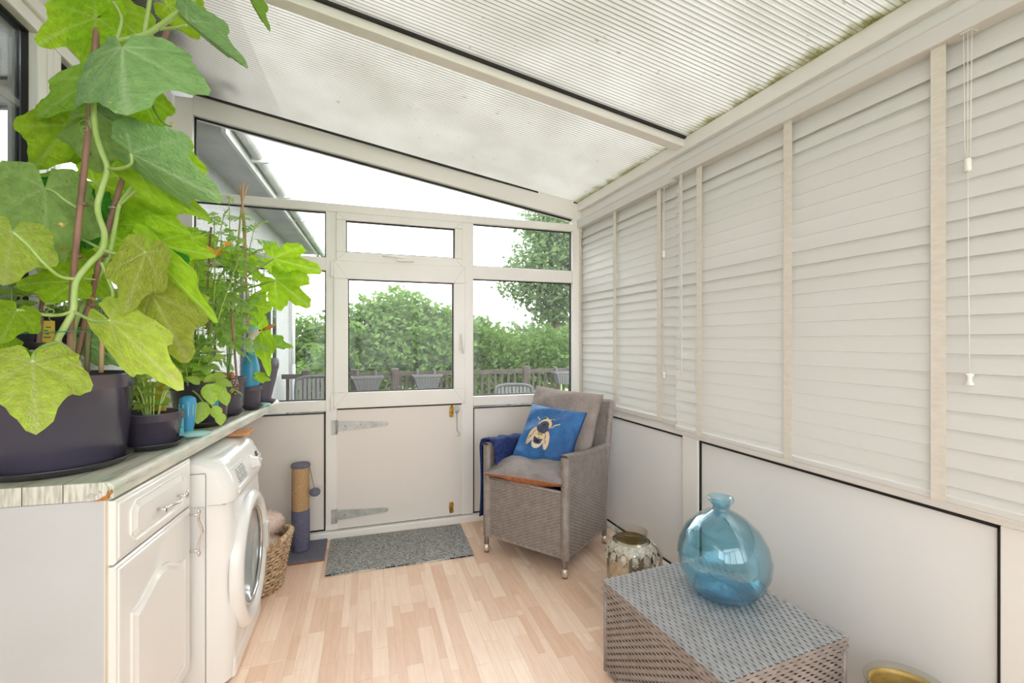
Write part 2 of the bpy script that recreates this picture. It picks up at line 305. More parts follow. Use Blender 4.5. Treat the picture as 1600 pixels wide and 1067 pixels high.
# ------------------------------------------------------------------ mesh helpers
class MB:
    """collects plain geometry; build() links it as one mesh object"""
    def __init__(s): s.v = []; s.f = []; s.vein = None
    def add(s, vs, fs):
        o = len(s.v); s.v += [tuple(x) for x in vs]; s.f += [tuple(i+o for i in f) for f in fs]; return s
    def box(s, x0, x1, y0, y1, z0, z1):
        vs = [(x, y, z) for z in (z0, z1) for y in (y0, y1) for x in (x0, x1)]
        return s.add(vs, [(0, 2, 3, 1), (4, 5, 7, 6), (0, 1, 5, 4), (2, 6, 7, 3), (0, 4, 6, 2), (1, 3, 7, 5)])
    def bar(s, p, q, w, h, up=(0, 0, 1)):
        p, q = Vector(p), Vector(q); d = (q-p).normalized(); u = Vector(up)
        a = d.cross(u)
        if a.length < 1e-4: a = d.cross(Vector((1, 0, 0)))
        a.normalize(); b = a.cross(d).normalized(); a = a*w/2; b = b*h/2
        vs = [c+i*a+j*b for c in (p, q) for j in (-1, 1) for i in (-1, 1)]
        return s.add(vs, [(0, 1, 3, 2), (4, 6, 7, 5), (0, 4, 5, 1), (2, 3, 7, 6), (0, 2, 6, 4), (1, 5, 7, 3)])
    def prism(s, poly, axis, a, b):
        """polygon in the plane across `axis`, pushed from a to b along it"""
        n = len(poly)
        def P(u, v, t): return {'x': (t, u, v), 'y': (u, t, v), 'z': (u, v, t)}[axis]
        vs = [P(u, v, a) for u, v in poly]+[P(u, v, b) for u, v in poly]
        fs = [tuple(range(n))[::-1], tuple(range(n, 2*n))]+[(i, (i+1) % n, n+(i+1) % n, n+i) for i in range(n)]
        return s.add(vs, fs)
    def lathe(s, prof, c=(0, 0, 0), n=32, fn=None, axis='z', sx=1, sy=1, close=False, cap0=True, cap1=True):
        vs = []
        for k, (r, z) in enumerate(prof):
            for i in range(n):
                t = 2*math.pi*i/n; x, y = r*math.cos(t)*sx, r*math.sin(t)*sy
                if fn: x, y, z2 = fn(x, y, z, t)
                else: z2 = z
                p = (x, y, z2) if axis == 'z' else ((z2, x, y) if axis == 'x' else (x, z2, y))
                vs.append((p[0]+c[0], p[1]+c[1], p[2]+c[2]))
        fs = []; m = len(prof)
        for k in range(m if close else m-1):
            for i in range(n):
                a, b2 = k*n+i, k*n+(i+1) % n; kk = (k+1) % m
                fs.append((a, b2, kk*n+(i+1) % n, kk*n+i))
        if not close:
            if cap0 and prof[0][0] > 1e-5: fs.append(tuple(range(n))[::-1])
            if cap1 and prof[-1][0] > 1e-5: fs.append(tuple(range((m-1)*n, m*n)))
        return s.add(vs, fs)
    def tube(s, pts, r, n=6, r2=None, cap=True):
        pts = [Vector(p) for p in pts]; m = len(pts); vs = []; prev = None
        for i, p in enumerate(pts):
            d = (pts[min(i+1, m-1)]-pts[max(i-1, 0)])
            if d.length < 1e-9: d = Vector((0, 0, 1))
            d.normalize()
            if prev is None:
                a = d.cross(Vector((0, 0, 1)))
                if a.length < 1e-3: a = d.cross(Vector((1, 0, 0)))
            else: a = prev-d*prev.dot(d)
            a.normalize(); prev = a; b = d.cross(a)
            rr = r if r2 is None else r+(r2-r)*i/(m-1)
            for k in range(n):
                t = 2*math.pi*k/n; vs.append(p+a*rr*math.cos(t)+b*rr*math.sin(t))
        fs = [(i*n+k, i*n+(k+1) % n, (i+1)*n+(k+1) % n, (i+1)*n+k) for i in range(m-1) for k in range(n)]
        if cap: fs += [tuple(range(n))[::-1], tuple(range((m-1)*n, m*n))]
        return s.add(vs, fs)
    def grid(s, fn, nu, nv, wrap=False):
        vs = [fn(i/nu, j/nv) for j in range(nv+1) for i in range(nu+1)]
        w = nu+1
        return s.add(vs, [(j*w+i, j*w+i+1, (j+1)*w+i+1, (j+1)*w+i) for j in range(nv) for i in range(nu)])
    def sphere(s, c, r, n=12, m=8, sc=(1, 1, 1)):
        return s.lathe([(r*math.sin(math.pi*k/m), 0) for k in range(m+1)], n=n, fn=None) if False else s.add(*_ball(c, r, n, m, sc))
    def xf(s, fn): s.v = [tuple(fn(*p)) for p in s.v]; return s
    def mesh(s, name, m, smooth=False):
        me = bpy.data.meshes.new(name); me.from_pydata(s.v, [], s.f); me.update()
        if m is not None: me.materials.append(m)
        if smooth: me.polygons.foreach_set('use_smooth', [True]*len(me.polygons))
        return me
    def build(s, name, m, parent=None, smooth=False, bevel=0, kind=None, label=None, seg=2, autos=None):
        o = bpy.data.objects.new(name, s.mesh(name, m, smooth)); col.objects.link(o)
        if parent is not None: attach(o, parent)
        if bevel:
            b = o.modifiers.new('bevel', 'BEVEL'); b.width = bevel; b.segments = seg; b.limit_method = 'ANGLE'; b.angle_limit = R(40); b.harden_normals = False
        if kind: o['kind'] = kind
        if label: o['label'] = label
        return o
def _ball(c, r, n, m, sc):
    vs = [(c[0], c[1], c[2]-r*sc[2])]; fs = []
    for k in range(1, m):
        ph = math.pi*k/m
        for i in range(n):
            t = 2*math.pi*i/n; vs.append((c[0]+r*sc[0]*math.sin(ph)*math.cos(t), c[1]+r*sc[1]*math.sin(ph)*math.sin(t), c[2]-r*sc[2]*math.cos(ph)))
    vs.append((c[0], c[1], c[2]+r*sc[2])); e = len(vs)-1
    for i in range(n): fs.append((0, 1+(i+1) % n, 1+i)); fs.append((e, e-n+i, e-n+(i+1) % n))
    for k in range(m-2):
        for i in range(n):
            a = 1+k*n+i; b = 1+k*n+(i+1) % n; fs.append((a, b, b+n, a+n))
    return vs, fs
ROOT_M = {}
def attach(o, parent):
    """parts are modelled in the root's own frame when it was made with local=True, else in room coordinates"""
    o.parent = parent
    if parent.name in ROOT_M: o.matrix_parent_inverse = ROOT_M[parent.name]
def empty(name, loc=(0, 0, 0), rz=0, local=True, kind=None):
    o = bpy.data.objects.new(name, None); col.objects.link(o); o.location = loc; o.rotation_euler = (0, 0, rz); o.empty_display_size = .05
    if not local: ROOT_M[o.name] = (Matrix.Translation(loc) @ Matrix.Rotation(rz, 4, 'Z')).inverted()
    if kind: o['kind'] = kind
    return o
def tag(o, label, cat, group=None, kind=None):
    o['label'] = label; o['category'] = cat
    if group: o['group'] = group
    if kind: o['kind'] = kind
    return o
def bx(name, m, parent, x0, x1, y0, y1, z0, z1, bevel=0, **k): return MB().box(x0, x1, y0, y1, z0, z1).build(name, m, parent, bevel=bevel, **k)
def inst(me, name, parent, mw=None):
    o = bpy.data.objects.new(name, me); col.objects.link(o)
    if parent is not None: attach(o, parent)
    if mw is not None: o.matrix_basis = mw
    return o

# ------------------------------------------------------------------ ROOM SHELL
XL, XR, YE, YB = -1.05, 1.755, 3.29, -1.6
def roof_z(x): return 2.40+.1565*(1.748-x)
SH = .025                                     # the far wall stands a touch out of square
def sq(x, y, z): return (x, y-SH*x, z)

floor = bx('floor', M['gap'], None, XL-.1, XR+.12, YB, YE+.1, -.08, -.012); floor['kind'] = 'structure'
plank_me = MB().box(-.6395, .6395, -.0998, .0998, -.011, 0).mesh('plank', M['floor'])
fa = R(90-1.9); fd = Vector((math.cos(fa), math.sin(fa), 0)); fn_ = Vector((-fd.y, fd.x, 0)); k = 0
for i in range(-5, 9):
    off = (.0, .47, .9, .21, .66)[i % 5]
    for j in range(-3, 3):
        c = Vector((.36, 1.2, 0)) - fn_*(i-1.5)*.2 + fd*(j*1.28+off)
        if not (XL-.05 < c.x < XR+.08 and -1.7 < c.y < 3.9): continue
        lo, hi = -.64, .64
        if c.y+hi > YE+.06: hi = YE+.06-c.y
        if hi < -.5: continue
        me = plank_me if hi == .64 else MB().box(-.6395, hi, -.0998, .0998, -.011, 0).mesh('plank', M['floor'])
        inst(me, 'plank', floor, Matrix.Translation(c) @ Matrix.Rotation(fa, 4, 'Z'))

# --- roof: sheets of twinwall polycarbonate on white glazing bars
ceiling = empty('ceiling', (0, 0, 2.4), kind='structure', local=False)
def roof_box(y0, y1, x0, x1, d0, d1, mb=None):
    mb = mb or MB()
    vs = [(x, y, roof_z(x)+d) for d in (d0, d1) for y in (y0, y1) for x in (x0, x1)]
    return mb.add(vs, [(0, 2, 3, 1), (4, 5, 7, 6), (0, 1, 5, 4), (2, 6, 7, 3), (0, 4, 6, 2), (1, 3, 7, 5)])
for y0, y1 in ((2.055, 3.27), (.81, 2.005), (-.44, .76), (-1.6, -.49)):
    s = roof_box(y0, y1, XL-.05, 1.80, 0, .016).build('polycarbonate_sheet', M['roof'], ceiling)
for y in (2.03, .785, -.465):
    roof_box(y-.035, y+.035, XL, 1.76, -.05, -.002).build('glazing_bar', M['upvc'], ceiling, bevel=.006)
    roof_box(y-.034, y+.034, XL, 1.78, .016, .05).build('bar_cap', M['upvc'], ceiling)
    roof_box(y-.052, y-.035, XL, 1.72, -.012, -.001).build('gasket', M['gasket'], ceiling)
roof_box(3.22, 3.232, -.95, 1.72, -.014, -.001).build('gasket', M['gasket'], ceiling)
roof_box(.5, 3.22, XL+.085, XL+.10, -.014, -.001).build('gasket', M['gasket'], ceiling)
roof_box(YB, 3.30, 1.698, 1.706, -.010, .0).build('gasket', mat('mossy_edge', (.06, .055, .03), .9, c2=(.22, .20, .10), nscale=30), ceiling)

# --- far wall
wall_end = empty('wall_end', (.35, YE, 0), kind='structure', local=False)
def eb(name, m, parent, x0, x1, y0, y1, z0, z1, bevel=.004, **k):
    return MB().box(x0, x1, YE+y0, YE+y1, z0, z1).xf(sq).build(name, m, parent, bevel=bevel, **k)
def top_trap(x): return 2.274+.166*(1.66-x)
U = M['upvc']
eb('corner_post', U, wall_end, XL, -.907, -.035, .022, 0, 2.80)
eb('mullion', U, wall_end, -.152, -.082, -.03, .022, .05, 2.19)
eb('mullion', U, wall_end, .764, .852, -.03, .022, .05, 2.19)
eb('corner_post', U, wall_end, 1.65, 1.80, -.035, .022, 0, 2.40)
eb('transom', U, wall_end, -.907, 1.66, -.036, .022, 2.176, 2.232)
eb('window_rail', U, wall_end, -.907, -.15, -.03, .022, 1.783, 1.870)
eb('window_rail', U, wall_end, .85, 1.65, -.03, .022, 1.770, 1.866)
eb('window_rail', U, wall_end, -.093, .775, -.028, .022, 1.80, 1.862)
eb('sill', U, wall_end, -.907, -.15, -.04, .022, .848, .918)
eb('sill', U, wall_end, .85, 1.66, -.04, .022, .838, .908)
eb('threshold', U, wall_end, XL, 1.76, -.055, .06, -.012, .046, bevel=.006)
# sloping head under the roof
mb = MB(); vs = []
for x in (-.907, 1.66):
    for z in (top_trap(x), roof_z(x)+.004):
        for y in (-.036, .06): vs.append((x, YE+y, z))
mb.add(vs, [(0, 1, 3, 2), (4, 6, 7, 5), (0, 4, 5, 1), (2, 3, 7, 6), (0, 2, 6, 4), (1, 5, 7, 3)]).xf(sq).build('sloping_head', U, wall_end, bevel=.004)
# solid lower panels with their black seals
for x0, x1, z1 in ((-.98, -.155, .836), (.853, 1.66, .824)):
    eb('infill_panel', M['panel'], wall_end, x0+.008, x1-.008, -.012, .05, .055, z1-.008, bevel=.002)
    for a in ((x0, x1, z1-.008, z1), (x0, x0+.008, .055, z1), (x1-.008, x1, .055, z1), (x0, x1, .047, .055)):
        eb('gasket', M['gasket'], wall_end, a[0], a[1], -.018, .02, a[2], a[3], bevel=0)
    eb('bead', U, wall_end, x0, x1, -.026, .03, .03, .047, bevel=.003)
def pane(parent, x0, x1, z0, z1, y=.012, gk=.007):
    eb('glass_pane', M['glass'], parent, x0, x1, y, y+.006, z0, z1, bevel=0)
    for a in ((x0, x1, z1-gk, z1), (x0, x1, z0, z0+gk), (x0, x0+gk, z0, z1), (x1-gk, x1, z0, z1)):
        eb('gasket', M['gasket'], parent, a[0], a[1], y-.016, y-.001, a[2], a[3], bevel=0)
def beads(parent, x0, x1, z0, z1, w=.014, y0=-.02, y1=.012):
    for a in ((x0-w, x1+w, z1, z1+w), (x0-w, x1+w, z0-w, z0), (x0-w, x0, z0, z1), (x1, x1+w, z0, z1)):
        eb('bead', U, parent, a[0], a[1], y0, y1, a[2], a[3], bevel=.003)
for a in ((-.907, -.152, .918, 1.783), (-.907, -.152, 1.870, 2.176), (.852, 1.65, .908, 1.770), (.852, 1.65, 1.866, 2.176)): pane(wall_end, *a)
# trapezoid light over the transom
mb = MB(); vs = []
for x in (-.907, 1.66):
    for z in (2.232, top_trap(x)):
        for y in (.012, .018): vs.append((x, YE+y, z))
mb.add(vs, [(0, 1, 3, 2), (4, 6, 7, 5), (0, 4, 5, 1), (2, 3, 7, 6), (0, 2, 6, 4), (1, 5, 7, 3)]).xf(sq).build('glass_pane', M['glass'], wall_end)
mb = MB().bar((-.907, YE, top_trap(-.907)-.005), (1.66, YE, top_trap(1.66)-.005), .012, .012); mb.xf(sq).build('gasket', M['gasket'], wall_end)
eb('gasket', M['gasket'], wall_end, -.907, -.898, -.004, .01, 2.232, 2.69, bevel=0)
eb('gasket', M['gasket'], wall_end, -.907, 1.66, -.004, .01, 2.232, 2.238, bevel=0)

# --- opening fanlight
w1 = empty('window_1', (.34, YE, 1.85), kind='structure', local=False)
def sash(parent, x0, x1, z0, z1, f, y0, y1, nm='sash_frame'):
    eb(nm, U, parent, x0, x1, y0, y1, z1-f[0], z1, bevel=.005); eb(nm, U, parent, x0, x1, y0, y1, z0, z0+f[1], bevel=.005)
    eb(nm, U, parent, x0, x0+f[2], y0, y1, z0+f[1], z1-f[0], bevel=.005); eb(nm, U, parent, x1-f[3], x1, y0, y1, z0+f[1], z1-f[0], bevel=.005)
sash(w1, -.088, .770, 1.848, 2.174, (.050, .062, .062, .058), -.045, .03)
pane(w1, -.026, .712, 1.910, 2.124, y=-.012)
h = eb('handle', M['upvc'], w1, .30, .42, -.075, -.058, 1.863, 1.880, bevel=.005)
MB().tube([sq(.42, YE-.068, 1.872), sq(.36, YE-.066, 1.885), sq(.27, YE-.06, 1.893), sq(.21, YE-.055, 1.895)], .006, 8).build('stay', M['upvc'], h, smooth=True)
eb('handle_base', M['chrome'], h, .325, .345, -.066, -.045, 1.866, 1.877, bevel=.002)

# --- stable door: glazed upper leaf, boarded lower leaf
d1 = empty('door_1', (.34, YE, 0), kind='structure', local=False)
sash(d1, -.104, .786, .862, 1.852, (.122, .106, .092, .083), -.05, .03)
pane(d1, -.012, .703, .968, 1.730, y=-.016)
def mitre(parent, x0, z0, x1, z1, y):
    MB().bar(sq(x0, YE+y, z0), sq(x1, YE+y, z1), .0012, .0016, (0, 1, 0)).build('mitre_joint', M['print_grey'], parent)
for x0, x1 in ((-.102, -.014), (.784, .705)):
    mitre(d1, x0, .864, x1, .966, -.0502); mitre(d1, x0, 1.850, x1, 1.732, -.0502)
for x0, x1 in ((-.086, -.028), (.768, .714)):
    mitre(w1, x0, 1.850, x1, 1.908, -.0452); mitre(w1, x0, 2.172, x1, 2.126, -.0452)
for z in (.90, 1.79):
    h = eb('hinge', M['upvc'], d1, -.122, -.104, -.06, -.03, z-.05, z+.05, bevel=.004)
h = eb('door_handle', M['upvc'], d1, .742, .766, -.062, -.05, 1.245, 1.375, bevel=.004)
MB().tube([sq(.754, YE-.062, 1.350), sq(.754, YE-.09, 1.345), sq(.757, YE-.094, 1.32), sq(.760, YE-.094, 1.225)], .008, 8).build('lever', M['upvc'], h, smooth=True)
eb('lower_leaf', M['panel'], d1, -.090, .772, -.026, .03, .052, .850, bevel=.003)
eb('leaf_gap', M['gap'], d1, -.097, .778, -.012, .02, .046, .86, bevel=0)
def strap(z):
    y = YE-.0265
    o = MB().prism([(-.075, z-.034), (-.075, z+.034), (.235, z+.014), (.250, z+.006), (.250, z-.006), (.235, z-.014)], 'y', y-.006, y).xf(sq).build('strap_hinge', M['steel'], d1, bevel=.001)
    eb('hinge_leaf', M['steel'], o, -.118, -.08, -.034, -.028, z-.055, z+.04, bevel=.001)
    MB().tube([sq(-.085, YE-.036, z-.045), sq(-.085, YE-.036, z+.042)], .006, 8).build('hinge_pin', M['steel'], o, smooth=True)
    for q in (0, .10, .20):
        MB().sphere(sq(-.03+q, y-.006, z), .006, 8, 5, (1, .5, 1)).build('screw', M['steel'], o, smooth=True)
strap(.742); strap(.148)
def bolt(x, z0, z1, pin_dir):
    o = eb('bolt_plate', M['brass'], d1, x-.014, x+.014, -.031, -.026, z0, z1, bevel=.001)
    MB().tube([sq(x+.004, YE-.036, z0+.012), sq(x+.004, YE-.036, z1+(.01 if pin_dir > 0 else -.004))], .005, 8).build('bolt_rod', M['brass'], o, smooth=True)
    MB().sphere(sq(x-.012, YE-.042, (z0+z1)/2), .007, 8, 6).build('bolt_knob', M['brass'], o, smooth=True)
    for zz in (z0+.016, z1-.016): eb('bolt_keeper', M['brass'], o, x-.010, x+.014, -.044, -.031, zz-.005, zz+.005, bevel=.001)
bolt(.690, .765, .843, 1); bolt(.690, .072, .150, -1)
o = MB().prism([(.728+.022*math.cos(t*math.pi/6), .815+.030*math.sin(t*math.pi/6)) for t in range(12)], 'y', YE-.032, YE-.026).xf(sq).build('hook_plate', M['steel'], d1, bevel=.001)
MB().tube([sq(*p) for p in ((.728, YE-.038, .80), (.728, YE-.038, .675), (.732, YE-.038, .660), (.742, YE-.038, .652), (.750, YE-.038, .640), (.744, YE-.038, .628), (.732, YE-.038, .628))], .0028, 6).build('cabin_hook', M['steel'], o, smooth=True)
MB().sphere(sq(.728, YE-.038, .806), .009, 8, 6).build('screw_eye', M['steel'], o, smooth=True)
o = MB().lathe([(.010, YE-.034), (.010, YE-.03), (.005, YE-.028)], (.872, 0, .868), 12, axis='y').xf(sq).build('screw_cap', M['brass'], wall_end, smooth=True)
for px, pz in ((.33, .205), (.40, .215), (.47, .228), (.54, .235)):
    MB().sphere(sq(px, YE-.0265, pz), .004, 6, 4, (1, .3, 1)).build('filled_hole', M['panel_side'], d1)

# --- right wall: dwarf wall panels, sill, glazing behind the blinds, wall plate
wall_right = empty('wall_right', (XR, 1, 0), kind='structure', local=False)
def rb(name, m, x0, x1, y0, y1, z0, z1, bevel=.004, parent=None): return bx(name, m, parent or wall_right, x0, x1, y0, y1, z0, z1, bevel)
rb('sill', U, 1.735, 1.90, YB, 3.27, .788, .84)
for y0, y1 in ((2.93, 3.27), (1.94, 2.062), (.64, .752), (-.62, -.5)): rb('post', U, 1.735, 1.85, y0, y1, .0, .788)
for y0, y1 in ((2.062, 2.93), (.752, 1.94), (-.5, .64), (-1.6, -.62)):
    rb('infill_panel', M['panel_side'], 1.752, 1.80, y0+.008, y1-.008, .03, .776, .002)
    for a in ((y0, y1, .776, .788), (y0, y1, .02, .03), (y0, y0+.009, .03, .78), (y1-.009, y1, .03, .78)): rb('gasket', M['gasket'], 1.744, 1.79, a[0], a[1], a[2], a[3], 0)
b = bx('baseboard_right', U, None, 1.716, 1.80, YB, 3.24, -.012, .022, .006); b['kind'] = 'structure'
rb('wall_plate', U, 1.692, 1.86, YB, 3.262, 2.335, 2.405)
rb('wall_plate_recess', M['white_gloss'], 1.722, 1.86, YB, 3.262, 2.262, 2.335, .002)
rb('frame_head', U, 1.76, 1.86, YB, 3.27, 2.17, 2.265)
w2 = empty('window_2', (1.80, 1, .84), kind='structure', local=False)
for y0, y1 in ((2.10, 3.2), (.80, 2.0), (-.5, .7), (-1.55, -.6)):
    rb('glass_pane', M['glass'], 1.815, 1.821, y0, y1, .88, 2.18, 0, w2)
for y in (3.235, 2.05, .75, -.55): rb('mullion', U, 1.785, 1.85, y-.05, y+.05, .84, 2.18, .004, w2)
for z0, z1 in ((.84, .885), (1.70, 1.76)): rb('window_rail', U, 1.785, 1.85, YB, 3.25, z0, z1, .004, w2)

# --- left wall: house wall with two tall windows
wall_left = empty('wall_left', (XL, 1, 0), kind='structure', local=False)
def lb(name, m, x0, x1, y0, y1, z0, z1, bevel=.004, parent=None): return bx(name, m, parent or wall_left, x0, x1, y0, y1, z0, z1, bevel)
lb('rendered_wall', M['render_in'], XL-.20, XL, YB, 3.36, -.01, 1.24, 0)
lb('rendered_wall', M['render_in'], XL-.20, XL, YB, 3.36, 2.50, 3.3, 0)
lb('rendered_wall', M['render_in'], XL-.20, XL, 3.25, 3.36, 1.24, 2.50, 0)
lb('wall_plate', U, XL-.02, XL+.05, YB, 3.28, 2.70, 2.79, .005)
lb('eaves_bracket', M['cardinal'], -.40, -.36, 1.50, 1.66, 2.655, 2.70, .004)
w3 = empty('window_3', (XL, 1.2, 1.24), kind='structure', local=False)
lb('window_head', U, XL-.06, XL+.018, .2, 3.25, 2.40, 2.45, .006, w3); lb('window_head', U, XL-.03, XL+.03, .2, 3.25, 2.452, 2.50, .006, w3)
lb('window_sill', U, XL-.06, XL+.02, .2, 3.25, 1.30, 1.37, .006, w3)
for y0, y1 in ((2.075, 2.125), (2.128, 2.165), (2.168, 2.212), (3.20, 3.25), (.2, .26), (.98, 1.08)): lb('mullion', U, XL-.06, XL+.014, y0, y1, 1.37, 2.40, .005, w3)
for y0, y1 in ((2.215, 3.20), (1.08, 2.072), (.26, .98)):
    lb('glass_pane', M['glass_house'], XL-.035, XL-.029, y0, y1, 1.37, 2.40, 0, w3)
    for a in ((y0, y1, 2.392, 2.40), (y0, y1, 1.37, 1.378), (y0, y0+.005, 1.37, 2.4), (y1-.006, y1, 1.37, 2.4)): lb('gasket', M['gasket'], XL-.030, XL-.012, a[0], a[1], a[2], a[3], 0, w3)
    for z in (2.135, 1.885, 1.63): lb('glazing_bar', U, XL-.034, XL-.030, y0, y1, z-.012, z+.012, 0, w3)
b = bx('wall_inner', M['interior'], None, -2.45, -2.40, -1.6, 3.3, 0, 3.2); b['kind'] = 'structure'
for i in range(3):
    mb = MB(); y0 = .35+i*1.0
    mb.grid(lambda u, v: (XL-.17+.018*math.sin(u*58+i), y0+u*.86, 1.30+v*1.09), 60, 1)
    o = mb.build('net_curtain', M['net'], None, smooth=True)
    so = o.modifiers.new('thick', 'SOLIDIFY'); so.thickness = .002
    tag(o, ['white net curtain behind the house window, off to the near end', 'white net curtain behind the house window, beside the near pot shelf', 'white net curtain behind the house window next to the end wall'][i], 'curtain', 'net curtains in the house windows')
# --- the wall behind the photographer, glazed like the far one
wall_back = empty('wall_back', (.35, YB, 0), kind='structure', local=False)
bx('infill_panel', M['panel'], wall_back, XL, XR, YB-.05, YB, 0, .85)
for x0, x1 in ((XL, -.95), (-.15, -.07), (.80, .88), (1.66, 1.80)): bx('mullion', U, wall_back, x0, x1, YB-.06, YB+.02, 0, 2.40, .004)
bx('transom', U, wall_back, XL, 1.70, YB-.06, YB+.02, 2.20, 2.26, .004)
bx('glass_pane', M['glass'], wall_back, XL, 1.75, YB-.02, YB-.014, .85, 2.40)

# ------------------------------------------------------------------ WINDOW BLINDS
def blind(x, y0, y1, ztop, zbot, n, tapes, label, cord_y, cord_z, pull_z, wand=None, twin=.03):
    root = empty('venetian_blind', (x, (y0+y1)/2, zbot), local=False)
    tag(root, label, 'blind', 'white wooden blinds on the long wall')
    bx('headrail', M['slat'], root, x-.045, x+.03, y0, y1, ztop, ztop+.062, .003)
    bx('valance_lip', M['slat'], root, x-.047, x-.043, y0, y1, ztop+.054, ztop+.062, .001)
    pitch = (ztop-zbot-.02)/n; Ls = y1-y0-.012
    w, tilt = .0880, R(19.5)
    prof = []
    for k in range(5):
        s = (k/4-.5)*w; cr = .0028*(1-(2*s/w)**2)
        prof.append((-s*0+(-cr), s))
    mb = MB(); vs = []; ca, sa = math.cos(tilt), math.sin(tilt)
    sect = [(c, s) for c, s in prof]+[(c+.003, s) for c, s in reversed(prof)]
    # bottom edge swings into the room (towards -x)
    sect = [(c*ca+s*sa, -c*sa+s*ca) for c, s in sect]
    slat_me = MB().prism([(c, s) for c, s in sect], 'y', -Ls/2, Ls/2)
    slat_me = slat_me.mesh('slat', M['slat'])
    rnd = random.Random(int(y1*100))
    for k in range(n):
        z = ztop-.012-(k+.5)*pitch
        t = (rnd.random()-.5)*R(1.2)+(R(-7) if k == n-4 and twin > .03 else 0)
        inst(slat_me, 'slat', root, Matrix.Translation((x-.004, (y0+y1)/2, z)) @ Matrix.Rotation(t, 4, 'Y') @ Matrix.Rotation((rnd.random()-.5)*R(.12), 4, 'X'))
    bx('bottom_rail', M['slat'], root, x-.020, x+.004, y0+.004, y1-.004, zbot, zbot+.022, .003)
    for ty in tapes:
        pts = []; m = n*2
        mb = MB(); vs = []
        for k in range(m+1):
            z = ztop-.0+(zbot-.002-ztop)*k/m; dx = x-.0262
            for yy in (ty-.019, ty+.019): vs.append((dx, yy, z))
        mb.add(vs, [(2*k, 2*k+1, 2*k+3, 2*k+2) for k in range(m)])
        o = mb.build('ladder_tape', M['tape'], root); so = o.modifiers.new('thick', 'SOLIDIFY'); so.thickness = .0012
    xc = x-.032
    c = MB()
    for dy in (-.006, 0, .006): c.tube([(xc, cord_y+dy*1.6, ztop), (xc, cord_y+dy, cord_z)], .0013, 5)
    c.tube([(xc, cord_y, cord_z-.03), (xc, cord_y-.002, (cord_z+pull_z)/2), (xc, cord_y-.004, pull_z)], .0013, 5)
    c.build('lift_cord', M['cord'], root, smooth=True)
    MB().lathe([(.006, 0), (.0085, .004), (.0085, .034), (.007, .038)], (xc, cord_y, cord_z-.036), 14).build('cord_condenser', M['cord'], root, smooth=True)
    MB().lathe([(.004, .034), (.010, .032), (.010, .028), (.006, .022), (.006, .012), (.010, .003), (.010, 0)], (xc, cord_y-.004, pull_z-.03), 14).build('cord_pull', M['cord'], root, smooth=True)
    if wand: MB().box(xc-.003, xc+.001, wand[0]-.009, wand[0]+.009, wand[1], ztop).build('tilt_strap', M['slat'], root)
    bx('cord_lock', M['cardinal'], root, x-.040, x-.012, cord_y-.014, cord_y+.014, ztop-.006, ztop, .001)
    return root
blind(1.732, 2.060, 3.225, 2.200, .848, 24, (3.215-.02, 2.70, 2.225), 'far white wooden blind with three tapes, next to the glazed end wall', 2.175, 1.83, 1.13)
blind(1.708, .02, 2.066, 2.205, .826, 24, (1.872, 1.372, .868, .36), 'near white wooden blind, wider one with cream tapes and a hanging pull cord', .795, 1.835, 1.215, wand=(2.00, 1.13))

# ------------------------------------------------------------------ COUNTER: worktop + cabinet (they run 5.4 degrees off the room)
CR = R(-5.43); CO = (-.59, 1.483, 0)
wt = empty('worktop', (CO[0], CO[1], .892), CR)
tag(wt, 'long worktop with a bleached plank print, loaded with pots', 'worktop')
pf = [(-.445, 0), (-.004, 0), (0, .004)]
for k in range(7):
    t = k/6*math.pi/2; pf.append((-.020+.020*math.cos(t), .028+.020*math.sin(t)))
pf += [(-.445, .048)]
MB().prism(pf, 'y', .006, 1.755).build('worktop_slab', M['worktop'], wt, bevel=.0015)
MB().prism([(-.445, .001), (-.026, .001), (-.014, .01), (-.010, .03), (-.02, .0478), (-.445, .0478)], 'y', .0, .006).build('end_strip', M['worktop_end'], wt, bevel=.001)
for x in (-.1075, -.1935, -.2795, -.3655): bx('strip_joint', M['gap'], wt, x-.0008, x+.0008, -.0006, .004, .001, .0475)
rg = random.Random(3)
ch = [(-.004, .027), (-.009, .020), (-.014, .013), (-.022, .010), (-.030, .004), (-.044, .0005), (-.020, .0002), (-.009, .004), (-.0085, .012), (-.0005, .020)]
MB().prism(ch, 'y', -.0015, .006).build('chipped_corner', M['rust'], wt)
MB().prism([(-.062, .012), (-.050, .022), (-.042, .020), (-.030, .028), (-.024, .022), (-.036, .014), (-.05, .008)], 'y', -.0022, .003).build('torn_laminate', M['shelf'], wt)

cb = empty('base_cabinet', CO, CR)
tag(cb, 'white base cabinet with a drawer over an arch-panelled door, grey end panel', 'cabinet')
bx('end_panel', M['endpanel'], cb, -.435, -.022, .008, .026, 0, .890, .001)
bx('edge_strip', M['cream_edge'], cb, -.0225, -.0195, .007, .027, 0, .890)
bx('carcass', M['endpanel'], cb, -.435, -.03, .026, .475, .10, .889)
bx('plinth', M['white_gloss'], cb, -.435, -.07, .026, .475, 0, .10)
def front(name, z0, z1):
    b = MB(); y0, y1 = .020, .476; c = .022; d = .012
    # moulded outer edge: back rectangle, stepped-in face
    def ring(i, x): return [(x, y0+i, z0+i), (x, y1-i, z0+i), (x, y1-i, z1-i), (x, y0+i, z1-i)]
    rings = [ring(0, -.020), ring(0, -.008), ring(.004, -.004), ring(.010, -.0035), ring(.013, -.0005), ring(.020, 0)]
    vs = sum(rings, []); fs = []
    for k in range(len(rings)-1):
        for i in range(4): fs.append((4*k+i, 4*k+(i+1) % 4, 4*k+4+(i+1) % 4, 4*k+4+i))
    fs.append((20, 21, 22, 23)); fs.append((3, 2, 1, 0))
    return b.add(vs, fs).build(name, M['white_gloss'], cb)
